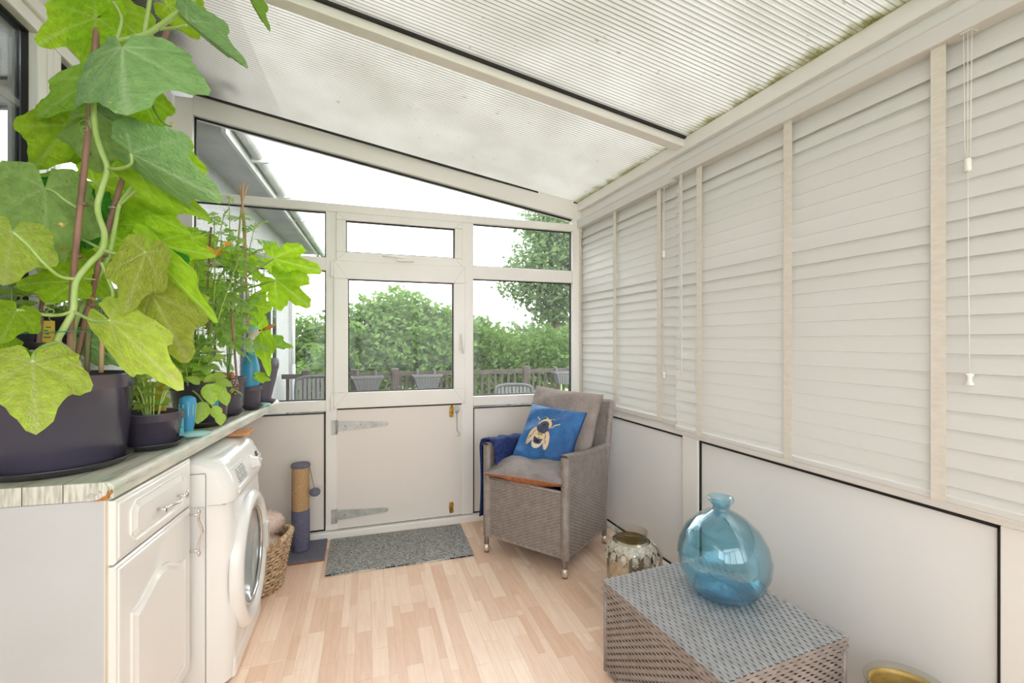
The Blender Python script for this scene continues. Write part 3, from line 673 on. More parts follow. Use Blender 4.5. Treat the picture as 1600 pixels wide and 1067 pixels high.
def field(poly, parent, name='raised_field'):
    """routed groove ridge and raised centre following an outline (y, z)"""
    n = len(poly); cy = sum(p[0] for p in poly)/n; cz = sum(p[1] for p in poly)/n
    def off(d):
        out = []
        for i in range(n):
            p, q, r_ = Vector(poly[i-1]), Vector(poly[i]), Vector(poly[(i+1) % n])
            e1 = (q-p).normalized(); e2 = (r_-q).normalized(); nn = Vector((-(e1+e2).y, (e1+e2).x))
            if nn.length < 1e-6: nn = Vector((-e1.y, e1.x))
            nn.normalize(); out.append(q+nn*d/max(.5, nn.dot(Vector((-e1.y, e1.x)))))
        return out
    levels = [(-.001, -.0062), (0, .000), (.005, -.0048), (.010, -.0048), (.024, .0035), (.030, .0035)]
    vs = []; fs = []
    for d, x in levels:
        for p in off(d): vs.append((x+.0004, p.x, p.y))
    for k in range(len(levels)-1):
        for i in range(n): fs.append((k*n+i, k*n+(i+1) % n, (k+1)*n+(i+1) % n, (k+1)*n+i))
    fs.append(tuple(range((len(levels)-1)*n, len(levels)*n)))
    # the ridge is set forward so that the recess stays above the leaf's face
    vs = [(v[0]+.005, v[1], v[2]) for v in vs]
    o = MB().add(vs, fs).build(name, M['white_gloss'], parent)
    return o
dr = front('drawer', .712, .884)
field([(.105, .742), (.395, .742), (.420, .768), (.420, .83), (.395, .856), (.105, .856), (.080, .83), (.080, .768)], dr)
dd = front('door', .115, .706)
arch = [(.085, .165), (.415, .165), (.415, .545)]
for k in range(1, 16):
    t = k/16; y = .415-.33*t; z = .545+.055*(.5-.5*math.cos(2*math.pi*t))
    arch.append((y, z))
arch.append((.085, .545))
field(arch, dd)
def bow_handle(p, q, parent, out=.030):
    p, q = Vector(p), Vector(q); a = Vector((1, 0, 0)); d = (q-p)
    o = MB(); pts = []
    for k in range(11):
        t = k/10; pts.append(p+d*(t*1.16-.08)+a*(out+.004*math.sin(math.pi*t)-.006*math.sin(3*math.pi*t)))
    o.tube(pts, .0045, 8)
    o = o.build('handle', M['chrome'], parent, smooth=True)
    for e in (p, q):
        MB().tube([e, e+a*out], .004, 8).build('handle_stem', M['chrome'], o, smooth=True)
        e2 = p+(d*-.08 if e is p else d*1.08)+a*out
        MB().sphere(e2, .010, 10, 6, (.5, 1, 1.3)).build('handle_end', M['chrome'], o, smooth=True)
bow_handle((0.004, .215, .790), (.004, .345, .790), dr)
bow_handle((0.004, .452, .685), (.004, .452, .555), dd)

# wedge between machine and worktop
o = MB().prism([(2.40, .873), (2.505, .873), (2.505, .891), (2.40, .889)], 'x', -.530, -.440).build('pine_wedge', M['wood'], None, bevel=.002)
tag(o, 'pine wood block propping the worktop above the washing machine', 'wood block')

# ------------------------------------------------------------------ WASHING MACHINE
WM = empty('washing_machine', (-.412, 1.978, 0), R(-1.5))
tag(WM, 'white front-loading washing machine under the worktop', 'washing machine')
Wd = .545; A = M['appliance']
body = [(-.56, .015), (-.095, .015), (-.095, .70), (-.56, .70)]
MB().prism(body, 'y', -.001, Wd-.004).build('side_casing', A, WM, bevel=.004)
# wrap-round front skin
fr = MB()
def skin(u, v):
    # u across, v up the height
    y = u*Wd; e = min(u, 1-u)*Wd; rr = .055
    x = 0.0 if e >= rr else -(rr-math.sqrt(max(0, rr*rr-(rr-e)**2)))
    x *= 1.35
    bow = .018*math.sin(math.pi*min(1, max(0, v)))
    z = .012+v*.69
    return (x-.02+bow*min(1, e/rr), y, z)
fr.grid(skin, 40, 14)
MB.build(fr, 'front_panel', A, WM, smooth=True)
bx('kick_plate', A, WM, -.06, -.008, .05, Wd-.03, .0, .085, .012)
# top / control fascia: rounded shoulder
prof = []
prof += [(-.56, .700), (-.56, .868), (-.17, .872)]
for k in range(9):
    t = k/8; prof.append((-.17+.134*math.sin(t*math.pi/2), .872-.050*(1-math.cos(t*math.pi/2))))
prof += [(-.020, .790), (-.006, .745), (-.002, .715), (-.004, .697)]
def top_fn(x, y, z):
    e = min(y, Wd-y); rr = .05; k = 1.0
    if e < rr: q = (rr-e)/rr; x2 = -.56+(x+.56)*(1-.07*q*q); z2 = z-.012*q*q*(1 if z > .75 else 0); return (x2, y, z2)
    return (x, y, z)
tp = MB(); ny = 18; n = len(prof); vs = []; fs = []
ys = [0, .004, .012, .025, .05]+[.05+(Wd-.1)*k/8 for k in range(1, 8)]+[Wd-.05, Wd-.025, Wd-.012, Wd-.004, Wd]
for y in ys:
    for (x, z) in prof: vs.append(top_fn(x, y, z))
for j in range(len(ys)-1):
    for i in range(n-1): fs.append((j*n+i, j*n+i+1, (j+1)*n+i+1, (j+1)*n+i))
tp.add(vs, fs); tp.add(vs[:n], [tuple(range(n))]); tp.add(vs[-n:], [tuple(range(n))[::-1]])
tp.build('control_fascia', A, WM, smooth=True)
MB().prism([(-.56, .69), (-.095, .69), (-.095, .80), (-.11, .818), (-.56, .818)], 'y', -.001, .006).build('side_casing', A, WM, bevel=.002)
bx('seam', M['appliance_grey'], WM, -.562, -.095, -.0018, .002, .8165, .819)
bx('seam', M['appliance_grey'], WM, -.0955, -.0935, -.0018, .002, .02, .815)
bx('seam', M['appliance_grey'], WM, -.093, -.03, .0015, .004, .6955, .6975)
def fx(z):  # fascia surface x at height z
    pts = [(.697, -.004), (.715, -.002), (.745, -.006), (.790, -.020), (.820, -.038)]
    for (za, xa), (zb, xb) in zip(pts, pts[1:]):
        if za <= z <= zb: return xa+(xb-xa)*(z-za)/(zb-za)
    return -.01
dt = MB(); d0 = .05
def slant(y0, y1, z0, z1, t=.003):
    vs = []
    for y in (y0, y1):
        for z in (z0, z1):
            for k in (0, t): vs.append((fx(z)+k, y, z))
    return MB().add(vs, [(0, 1, 3, 2), (4, 6, 7, 5), (0, 4, 5, 1), (2, 3, 7, 6), (0, 2, 6, 4), (1, 5, 7, 3)])
dw = slant(.070, .235, .712, .812, .004).build('detergent_drawer', A, WM, bevel=.003)
slant(.075, .225, .716, .736, .0065).build('drawer_pull', M['white_gloss'], dw, bevel=.003)
for cx in (.098, .142, .186):
    for k in range(6): slant(cx, cx+.032-.004*(k % 3), .748+k*.0095, .7505+k*.0095, .0052).build('printed_line', M['print_grey'], dw)
dl = MB().lathe([(.030, 0), (.030, .010), (.024, .014), (.022, .034), (.018, .037)], (0, 0, 0), 24, axis='x')
t = R(17); dl.xf(lambda x, y, z: (fx(.770)+x*math.cos(t)-z*math.sin(t)*.0-.002-z*.30, .335+y, .770+z)).build('programme_dial', A, WM, smooth=True)
slant(.430, .462, .772, .794, .0035).build('display_window', M['dark_display'], WM)
for k, (yy, zz) in enumerate(((.40, .785), (.41, .765), (.44, .755), (.475, .778), (.475, .750), (.50, .765), (.50, .74), (.455, .735))):
    MB().lathe([(.0075, 0), (.0070, .005)], (fx(zz)-.001, yy, zz), 12, axis='x').build('button', A, WM, smooth=True)
    slant(yy-.004, yy+.004, zz+.012, zz+.014, .0008).build('printed_mark', M['print_grey'], WM)
# porthole door
dc = (-.012, .262, .392)
door = MB().lathe([(.250, -.010), (.252, .012), (.240, .030), (.222, .036), (.198, .026), (.190, .006), (.188, -.012)], dc, 48, axis='x', sy=1.06, cap0=False, cap1=False)
door = door.xf(lambda x, y, z: (x, y, z-(.022*((.392-z)/.25)**2 if z < .392 else 0))).build('porthole_door', A, WM, smooth=True)
MB().lathe([(.190, .018), (.184, .020), (.176, .006), (.172, -.012), (.12, -.016), (.0, -.017)], dc, 40, axis='x', sy=1.06).build('door_glass', M['door_glass'], door, smooth=True)
MB().lathe([(.192, .020), (.188, .024), (.180, .022), (.178, .010), (.190, .010)], dc, 40, axis='x', sy=1.06, close=True).build('grey_trim_ring', M['chrome'], door, smooth=True)
MB().lathe([(.189, .004), (.186, -.012), (.184, -.02), (.150, -.0208), (.0, -.021)], dc, 40, axis='x', sy=1.06, cap0=False).build('drum_seal', M['seal'], door, smooth=True)
dh = MB().box(.012, .034, .455, .478, .330, .455).build('door_handle', A, door, bevel=.006)
bx('handle_recess', M['panel'], dh, .012, .0335, .450, .456, .338, .446)
bx('handle_gap', M['dark_display'], dh, .0335, .0345, .4555, .457, .338, .446)
bx('printed_mark', M['print_grey'], door, .0195, .0210, .225, .232, .608, .616)
bx('printed_mark', M['print_grey'], door, .0195, .0210, .236, .262, .609, .614)

# ------------------------------------------------------------------ SCRATCHING POST
sp = empty('scratching_post', (-.290, 3.075, 0), R(-1))
tag(sp, 'cat scratching post with sisal top, navy carpet foot and a dangling ball', 'scratching post')
bx('base_board', M['carpet_grey'], sp, -.155, .148, -.135, .155, 0, .018, .006)
bx('board_edge', M['copper'], sp, -.156, .149, -.137, -.134, .0, .006)
MB().lathe([(.052, .018), (.053, .03), (.053, .265), (.051, .268)], (0, .03, 0), 28).build('carpet_sleeve', M['carpet_navy'], sp, smooth=True)
pr = []
for k in range(45):
    z = .268+k*.0058; pr += [(.0485, z), (.0515, z+.0029)]
MB().lathe(pr+[(.0485, .529)], (0, .03, 0), 28).build('sisal_wrap', M['sisal'], sp, smooth=True)
MB().lathe([(.050, .529), (.056, .533), (.056, .548), (.050, .554), (0, .555)], (0, .03, 0), 28).build('cap', M['carpet_grey'], sp, smooth=True)
MB().tube([(.050, .03, .53), (.062, .02, .48), (.073, .01, .43), (.080, .0, .40)], .0016, 5).build('dangling_string', M['string'], sp, smooth=True)
MB().sphere((.085, 0, .375), .031, 16, 10, (1.05, 1, .86)).build('toy_ball', M['carpet_grey'], sp, smooth=True)

# ------------------------------------------------------------------ DOORMAT
mt = MB().add([(-.132, 2.735, 0), (.716, 2.694, 0), (.742, 3.190, 0), (-.120, 3.222, 0), (-.132, 2.735, .010), (.716, 2.694, .010), (.742, 3.190, .010), (-.120, 3.222, .010)],
              [(3, 2, 1, 0), (4, 5, 6, 7), (0, 1, 5, 4), (1, 2, 6, 5), (2, 3, 7, 6), (3, 0, 4, 7)]).build('doormat', M['doormat'], None, bevel=.003)
tag(mt, 'black and grey ribbed doormat in front of the stable door', 'doormat')

# ------------------------------------------------------------------ WICKER BASKET with fur cushions
bk = empty('wicker_basket', (-.545, 2.74, 0), R(-8))
tag(bk, 'oval willow pet basket beside the washing machine', 'basket')
ax, ay = .245, .185
def rim_h(t): return .225+.045*max(0, math.cos(t))**2
rows = 13
for k in range(rows):
    o = MB(); pts = []
    for i in range(73):
        t = 2*math.pi*i/72; q = (k+.5)/rows; z = .008+rim_h(t)*q; fl = .80+.20*q; w = .006*(1 if (i+k) % 2 else -1)
        pts.append(((ax*fl+w)*math.cos(t), (ay*fl+w)*math.sin(t), z))
    o.tube(pts, .0082, 5, cap=False).build('willow_weaver', M['willow'], bk, smooth=True)
for i in range(36):
    t = 2*math.pi*(i+.5)/36; h = rim_h(t)
    MB().tube([(ax*.80*math.cos(t), ay*.80*math.sin(t), .0), (ax*math.cos(t), ay*math.sin(t), h+.012)], .005, 5).build('willow_stake', M['willow'], bk, smooth=True)
for ph in (0, 2.1, 4.2):
    pts = []
    for i in range(145):
        t = 2*math.pi*i/144; h = rim_h(t)+.016
        pts.append(((ax+.009*math.cos(t*22+ph))*math.cos(t), (ay+.009*math.cos(t*22+ph))*math.sin(t), h+.010*math.sin(t*22+ph)))
    MB().tube(pts, .0085, 6, cap=False).build('rim_braid', M['willow'], bk, smooth=True)
MB().lathe([(0, .004), (.80, .004), (.80, .012), (0, .013)], n=36, sx=ax, sy=ay).build('basket_base', M['willow'], bk)
def fur_cushion(name, c, sc, label, seed, n=5200):
    r_ = random.Random(seed); root = empty(name, c); tag(root, label, 'cushion', 'pink fur cushions in the basket')
    mb = MB().sphere((0, 0, 0), 1, 24, 14, sc); mb.build('cushion_body', M['fur'], root, smooth=True)
    fu = MB()
    for _ in range(n):
        u = r_.uniform(-.55, 1); t = r_.uniform(0, 2*math.pi); s = math.sqrt(1-u*u)
        nrm = Vector((s*math.cos(t)/sc[0], s*math.sin(t)/sc[1], u/sc[2])).normalized()
        p = Vector((s*math.cos(t)*sc[0], s*math.sin(t)*sc[1], u*sc[2]))*.985
        d = (nrm+Vector((r_.gauss(0, .45), r_.gauss(0, .45), r_.gauss(-.15, .45)))).normalized(); l = r_.uniform(.012, .026)
        a = d.cross(Vector((r_.random(), r_.random(), r_.random()))).normalized()*.0013
        fu.add([p-a, p+a, p+d*l+Vector((0, 0, -.006))], [(0, 1, 2)])
    fu.build('fur_pile', M['fur'], root, kind='stuff')
fur_cushion('fur_cushion', (-.545, 2.73, .205), (.20, .145, .085), 'lower pale pink fur cushion lying in the willow basket', 5)
fur_cushion('fur_cushion', (-.505, 2.79, .315), (.155, .115, .068), 'upper pale pink fur cushion heaped on another in the willow basket', 6)

# ------------------------------------------------------------------ WOVEN FURNITURE
def weave(parent, name, m, fn, nu, nv, amp=.0022, gapu=.86, sub=2, shift=0):
    """strands along u passing over and under nu stakes; fn(u, v) gives position and normal"""
    st = MB()
    for j in range(nv):
        v0, v1 = (j+.5-.5*gapu)/nv, (j+.5+.5*gapu)/nv; vs = []; m_ = nu*sub
        for i in range(m_+1):
            u = i/m_; k = i/sub
            h = amp*math.cos(math.pi*(k*1.0+j+shift)) if sub == 2 else amp*math.cos(math.pi*(k+j))
            for v in (v0, (v0+v1)/2, v1):
                p, nn = fn(u, v); hh = h+(.0009 if v not in (v0, v1) else 0)
                vs.append(Vector(p)+Vector(nn)*(hh+.0025))
        st.add(vs, [(3*i+c, 3*i+c+1, 3*i+4+c, 3*i+3+c) for i in range(m_) for c in (0, 1)])
    return st.build(name, m, parent, smooth=True, kind='stuff')
def flat(P, Uv, Vv, nn):
    P, Uv, Vv, nn = map(Vector, (P, Uv, Vv, nn))
    return lambda u, v: (P+Uv*u+Vv*v, nn)

# --- storage chest
cx, cy = 1.225, 1.297
ch = empty('rattan_chest', (cx, cy, 0), R(2.8))
tag(ch, 'grey rattan storage chest carrying the blue glass vase', 'chest')
hx, hy = .262, .292
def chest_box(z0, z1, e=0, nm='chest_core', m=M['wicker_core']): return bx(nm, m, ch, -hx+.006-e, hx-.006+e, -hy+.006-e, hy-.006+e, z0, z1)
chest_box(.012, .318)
for (P, Uv, nn) in (((-hx, hy-.008, .016), (0, -2*hy+.016, 0), (-1, 0, 0)), ((-hx+.008, -hy, .016), (2*hx-.016, 0, 0), (0, -1, 0)), ((hx, -hy+.008, .016), (0, 2*hy-.016, 0), (1, 0, 0)), ((hx-.008, hy, .016), (-2*hx+.016, 0, 0), (0, 1, 0))):
    n = 30 if abs(Uv[1]) > .1 else 27
    weave(ch, 'woven_side', M['wicker'], flat(Vector(P)-Vector(nn)*.004, Uv, (0, 0, .302), nn), n, 25, gapu=.93, amp=.0026)
for sx in (-1, 1):
    for sy in (-1, 1):
        MB().tube([(sx*(hx-.004), sy*(hy-.004), .010), (sx*(hx-.004), sy*(hy-.004), .318)], .0085, 8).build('corner_wrap', M['wicker'], ch, smooth=True)
        MB().lathe([(.016, 0), (.016, .012)], (sx*(hx-.03), sy*(hy-.03), 0), 12).build('glide', M['chrome'], ch)
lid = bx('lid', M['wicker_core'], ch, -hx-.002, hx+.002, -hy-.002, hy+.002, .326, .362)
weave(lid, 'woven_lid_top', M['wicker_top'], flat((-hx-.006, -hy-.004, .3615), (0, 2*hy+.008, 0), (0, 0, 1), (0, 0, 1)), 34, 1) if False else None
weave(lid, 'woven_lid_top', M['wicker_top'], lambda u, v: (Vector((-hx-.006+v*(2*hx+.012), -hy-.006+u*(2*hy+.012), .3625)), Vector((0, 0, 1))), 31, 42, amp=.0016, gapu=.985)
for (P, Uv, nn) in (((-hx-.003, hy+.004, .326), (0, -2*hy-.008, 0), (-1, 0, 0)), ((-hx-.004, -hy-.003, .326), (2*hx+.008, 0, 0), (0, -1, 0)), ((hx+.003, -hy-.004, .326), (0, 2*hy+.008, 0), (1, 0, 0)), ((hx+.004, hy+.003, .326), (-2*hx-.008, 0, 0), (0, 1, 0))):
    weave(lid, 'woven_lid_edge', M['wicker'], flat(P, Uv, (0, 0, .038), nn), 30, 3, amp=.0015, gapu=.94)
CHT = .3675
# --- blue glass vase
vs_ = empty('glass_vase', (1.325, 1.345, CHT))
tag(vs_, 'bulbous aqua blue glass vase standing on the rattan chest', 'vase')
out = [(.0, .002), (.085, .0), (.110, .008), (.138, .045), (.156, .090), (.161, .135), (.152, .185), (.128, .235), (.090, .276), (.058, .297), (.036, .306), (.030, .312), (.030, .322), (.036, .334), (.045, .344), (.047, .352), (.044, .357)]
inn = [(.038, .354), (.034, .344), (.026, .322), (.027, .311), (.052, .291), (.086, .269), (.122, .231), (.146, .184), (.155, .135), (.150, .090), (.131, .048), (.104, .018), (.07, .022), (.045, .034), (.0, .040)]
def skew(x, y, z, t):
    k = z/.35; d = 1+.025*math.cos(t*2+.8)*math.sin(math.pi*min(1, k*1.2))
    ridge = 1+.010*(math.exp(-((t-4.15)/.035)**2)+math.exp(-((t-3.0)/.05)**2))*(1 if z < .29 else 0)
    return (x*d*ridge-.012*(1-k)*0-.010*max(0, k-.25), y*d*ridge+.012*max(0, k-.25), z)
MB().lathe([(.0, .004), (.095, .004), (.112, .016), (.10, .026), (.04, .030), (.0, .040)], n=48, fn=skew).build('thick_base', M['vase_base'], vs_, smooth=True)
MB().lathe(out+inn, n=72, fn=skew).build('vase_body', M['vase'], vs_, smooth=True)
# --- silvered lantern jar on the floor
def jar(loc, rz, label, big=False):
    r = empty('lantern_jar', loc, rz); tag(r, label, 'jar', 'silvered glass lantern jars')
    if not big:
        MB().lathe([(0, .003), (.112, .0), (.120, .008), (.122, .06), (.122, .235), (.118, .262), (.104, .285), (.086, .298), (.080, .306)], n=40, cap1=False).build('jar_body', M['mercury'], r, smooth=True)
        MB().lathe([(.080, .306), (.079, .330), (.083, .336), (.083, .346), (.078, .350), (.074, .346), (.074, .306)], n=40, close=True).build('glass_rim', M['clear_glass'], r, smooth=True)
        MB().lathe([(.0735, .304), (.078, .29), (.10, .27), (.112, .24), (.112, .02), (0, .015)], n=30, cap0=False).build('silvered_inside', M['gold_liner'], r, smooth=True)
        # scalloped tin collar with pendants
        for k in range(14):
            t0 = 2*math.pi*k/14; t1 = 2*math.pi*(k+1)/14; tm = (t0+t1)/2
            def P(t, rr, z): return (rr*math.cos(t), rr*math.sin(t), z)
            o = MB().add([P(t0, .094, .298), P(t1, .094, .298), P(t1, .117, .274), P(tm, .126, .252), P(t0, .117, .274)], [(0, 1, 2, 3, 4)]).build('tin_petal', M['tin'], r)
            so = o.modifiers.new('thick', 'SOLIDIFY'); so.thickness = .0015
            o = MB().add([P(t0-.10, .120, .262), P(t0+.10, .120, .262), P(t0+.13, .128, .236), P(t0, .128, .222), P(t0-.13, .128, .236)], [(0, 1, 2, 3, 4)]).build('tin_pendant', M['tin'], r)
            so = o.modifiers.new('thick', 'SOLIDIFY'); so.thickness = .0015
            for q in range(3): MB().sphere(P(t0+(q-1)*.08, .130, .224-.006*(q == 1)), .006, 6, 5).build('bead', M['tin'], r, smooth=True)
        MB().tube([(.03*math.cos(-.55+k*.01), 0, 0) for k in range(1)]+[(.0, 0, 0)], .001, 3) if False else None
        ear = MB().prism([(-.014, .300), (0, .318), (.014, .300), (.006, .270), (-.006, .270)], 'x', .098, .102)
        ear.build('handle_ear', M['tin'], r, bevel=.001); MB().sphere((.104, 0, .300), .005, 8, 6).build('rivet', M['steel'], r, smooth=True)
        pts = []
        for k in range(25):
            a = math.pi*k/24; pts.append((.104+.042*math.sin(a)*1.0, .118*math.cos(a)*.9, .296-.115*math.sin(a)))
        pts = [(.104, 0, .296)]+[(.122+.024*math.sin(math.pi*k/12), .012-.030*k/12, .285-.125*k/12) for k in range(1, 13)]
        MB().tube(pts, .0075, 8).build('wire_handle', M['jar_zinc'], r, smooth=True)
        MB().tube([(pts[-1][0]-.0, pts[-1][1]-.008, pts[-1][2]), (pts[-1][0], pts[-1][1]+.03, pts[-1][2]-.004)], .010, 8).build('handle_grip', M['wood'], r, smooth=True)
    else:
        MB().lathe([(0, .003), (.085, 0), (.098, .012), (.110, .09), (.114, .20), (.106, .255), (.100, .270), (.104, .286), (.110, .294), (.106, .300), (.099, .296), (.095, .270)], n=44, cap1=False).build('jar_body', M['clear_glass'], r, smooth=True)
        MB().lathe([(.0, .02), (.085, .02), (.104, .10), (.108, .20), (.100, .255), (.0945, .270), (.0965, .284), (.093, .284), (.091, .268), (.098, .20), (.080, .04), (.0, .035)], n=40).build('gold_liner', M['gold_liner'], r, smooth=True)
    return r
jar((1.352, 1.985, 0), R(-38), 'silvered glass lantern jar with a tin collar, on the floor behind the chest')
jar((1.548, .868, 0), 0, 'wide glass jar with gold lining on the floor at the near end of the chest', True)

# --- armchair
FL, FR = Vector((.802, 2.727, 0)), Vector((1.121, 2.277, 0))
ex = (FR-FL).normalized(); ang = math.atan2(ex.y, ex.x)
oc = (FL+FR)/2
ac = empty('rattan_armchair', (oc.x, oc.y, 0), ang)          # local x along the front, local y backwards
tag(ac, 'grey rattan armchair with cushions, standing in the corner', 'armchair')
W2 = (FR-FL).length/2; Dp = .545
for sx in (-1, 1):
    for y in (0, Dp-.01):
        lg = MB().tube([(sx*W2, y, .045), (sx*W2, y, .48)], .0155, 10).build('leg', M['wicker'], ac, smooth=True)
        MB().tube([(sx*W2, y, .008), (sx*W2, y, .052)], .0165, 10).build('metal_foot', M['foot'], lg, smooth=True)
        MB().tube([(sx*W2, y, 0), (sx*W2, y, .009)], .0150, 10).build('rubber_tip', M['rail_silver'], lg, smooth=True)
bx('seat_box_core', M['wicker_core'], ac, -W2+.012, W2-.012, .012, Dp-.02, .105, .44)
weave(ac, 'woven_front', M['wicker'], flat((-W2+.008, .004, .098), (2*W2-.016, 0, 0), (0, 0, .366), (0, -1, 0)), 26, 40, amp=.0016, gapu=.92)
MB().tube([(-W2+.01, .004, .466), (W2-.01, .004, .466)], .010, 8).build('front_roll', M['wicker'], ac, smooth=True)
def arm_z(y): return .672-.05*(y/Dp)+.02*max(0, (y-.3)/.3)
def back_y(z): return Dp-.02+max(0, z-.42)*.24
for sx in (-1, 1):
    # side panel outside and inside, arm roll
    def outer(u, v, sx=sx):
        yb = Dp*u; z = .098+(arm_z(yb)-.098)*v
        y = u*(Dp+max(0, z-.42)*.22)
        bul = .018*math.sin(math.pi*v)*math.sin(math.pi*u)
        return (Vector((sx*(W2+.012+bul), y, z)), Vector((sx, 0, 0)))
    def inner(u, v, sx=sx):
        yb = Dp*u; z = .40+(arm_z(yb)-.40)*v
        y = u*(Dp+max(0, z-.42)*.22)
        return (Vector((sx*(W2-.014), y, z)), Vector((-sx, 0, 0)))
    weave(ac, 'woven_side', M['wicker'], outer, 26, 58, amp=.0016, gapu=.92)
    weave(ac, 'woven_arm_inside', M['wicker'], inner, 26, 26, amp=.0016, gapu=.92)
    cm = MB(); cm.grid(lambda u, v: (lambda y: (sx*(W2-.012+.022*v), y*(1+.0), .02+.09+(arm_z(min(y, Dp))-.116)*1.0 if False else .105+(arm_z(min(y, Dp))-.125)*u))(0), 1, 1)
    core = MB(); vs = []
    for x in (-.010, .008):
        for (y, z) in ((.012, .105), (Dp-.01, .105), (Dp+.02, .42), (Dp+.055, arm_z(Dp)-.012), (.3, arm_z(.3)-.012), (.012, arm_z(0)-.012)): vs.append((sx*(W2+.002)+x, y, z))
    core.add(vs, [(5, 4, 3, 2, 1, 0), (6, 7, 8, 9, 10, 11)]+[(i, (i+1) % 6, 6+(i+1) % 6, 6+i) for i in range(6)]).build('side_core', M['wicker_core'], ac)
    def armtop(u, v, sx=sx):
        y = -.012+u*(Dp+.07); a = math.pi*v; z = arm_z(min(max(y, 0), Dp+.05))
        return (Vector((sx*W2+.024*math.cos(a), y, z-.006+.014*math.sin(a))), Vector((math.cos(a), 0, math.sin(a))))
    weave(ac, 'arm_roll', M['wicker'], lambda u, v, f=armtop: f(v, u), 6, 46, amp=.0008, gapu=.95)
    def post(u, v, sx=sx):
        a = 2*math.pi*u; return (Vector((sx*W2+.0235*math.cos(a), .006+.017*math.sin(a), .10+v*.566)), Vector((math.cos(a), math.sin(a), 0)))
    weave(ac, 'front_post', M['wicker'], post, 8, 46, amp=.0008, gapu=.95)
# back
for nm, dy, nn in (('woven_back_inside', -.018, (0, -1, .2)), ('woven_back_outside', .018, (0, 1, -.2))):
    def bk_(u, v, dy=dy, nn=nn):
        z = (.42 if dy < 0 else .10)+(.905-(.42 if dy < 0 else .10))*v
        return (Vector(((u-.5)*2*(W2-.004), back_y(z)+dy, z)), Vector(nn).normalized())
    weave(ac, nm, M['wicker'], bk_, 26, 52, amp=.0016, gapu=.92)
core = MB(); vs = []
for x in (-W2+.004, W2-.004):
    for (y, z) in ((back_y(.1)-.015, .105), (back_y(.1)+.015, .105), (back_y(.42)+.015, .42), (back_y(.9)+.015, .9), (back_y(.9)-.015, .9), (back_y(.42)-.015, .42)): vs.append((x, y, z))
core.add(vs, [(5, 4, 3, 2, 1, 0), (6, 7, 8, 9, 10, 11)]+[(i, (i+1) % 6, 6+(i+1) % 6, 6+i) for i in range(6)]).build('back_core', M['wicker_core'], ac)
for sx in (-1, 1):
    def bp(u, v, sx=sx):
        a = 2*math.pi*u; z = .44+v*.468; return (Vector((sx*W2+.020*math.cos(a), back_y(z)+.022*math.sin(a), z)), Vector((math.cos(a), math.sin(a), 0)))
    weave(ac, 'back_post', M['wicker'], bp, 8, 40, amp=.0008, gapu=.95)
    MB().sphere((sx*W2, back_y(.908), .908), .021, 12, 6, (1, 1.05, .4)).build('post_cap', M['wicker'], ac, smooth=True)
MB().tube([(-W2, back_y(.905), .905), (W2, back_y(.905), .905)], .018, 10).build('top_roll', M['wicker'], ac, smooth=True)
AM = ac.matrix_basis if False else (Matrix.Translation(ac.location) @ Matrix.Rotation(ang, 4, 'Z'))

def cushion_mesh(w, h, t, n=26, crn=.045, wr=.004, seed=0, pinch=2.2):
    r_ = random.Random(seed); ph = [r_.uniform(0, 6) for _ in range(8)]
    def outline(a, b):
        # corners stick out, sides draw in
        sx_ = 1-crn*(1-b*b)*(abs(a)**1.5); sy_ = 1-crn*(1-a*a)*(abs(b)**1.5)
        return a*w/2*sx_, b*h/2*sy_
    def z(a, b):
        e = max(0, (1-a*a))**.5*max(0, (1-b*b))**.5
        wv = wr*(math.sin(a*5+b*3+ph[0])+math.sin(a*2-b*7+ph[1])+.6*math.sin(9*a+4*b+ph[2])+.5*math.sin(-6*a+9*b+ph[3]))
        return t/2*(e**.75)+wv*min(1, e*2.2)
    return outline, z
def cushion(name, mw, w, h, t, mf, ms, label, seed, piping=None, side=None, group=None, wr=.004):
    root = empty(name, (0, 0, 0)); root.matrix_basis = mw
    tag(root, label, 'cushion', group)
    ol, zf = cushion_mesh(w, h, t, seed=seed, wr=wr); n = 34
    S = [math.sin((i/n-.5)*math.pi) for i in range(n+1)]
    top = MB(); top.grid(lambda u, v: (*ol(S[round(u*n)], S[round(v*n)]), zf(S[round(u*n)], S[round(v*n)])+.0), n, n)
    bot = MB(); bot.grid(lambda u, v: (*ol(S[round(u*n)], S[round(v*n)]), -zf(S[round(u*n)], -S[round(v*n)])-.0), n, n)
    top.build('cushion_front', mf, root, smooth=True); bot.build('cushion_back', ms, root, smooth=True)
    edge = []
    for k in range(4):
        for i in range(n):
            a = S[i]; a, b = [(a, -1), (1, a), (-a, 1), (-1, -a)][k]; edge.append((*ol(a, b), 0))
    edge.append(edge[0])
    if piping: MB().tube(edge, .0045, 6, cap=False).build('piping', piping, root, smooth=True)
    return root, ol, zf
def frame(c, xd, nd):
    """object frame: x along xd, z along nd"""
    x = Vector(xd).normalized(); z = Vector(nd); z = (z-x*z.dot(x)).normalized(); y = z.cross(x)
    m = Matrix((x, y, z)).transposed().to_4x4(); m.translation = Vector(c); return m

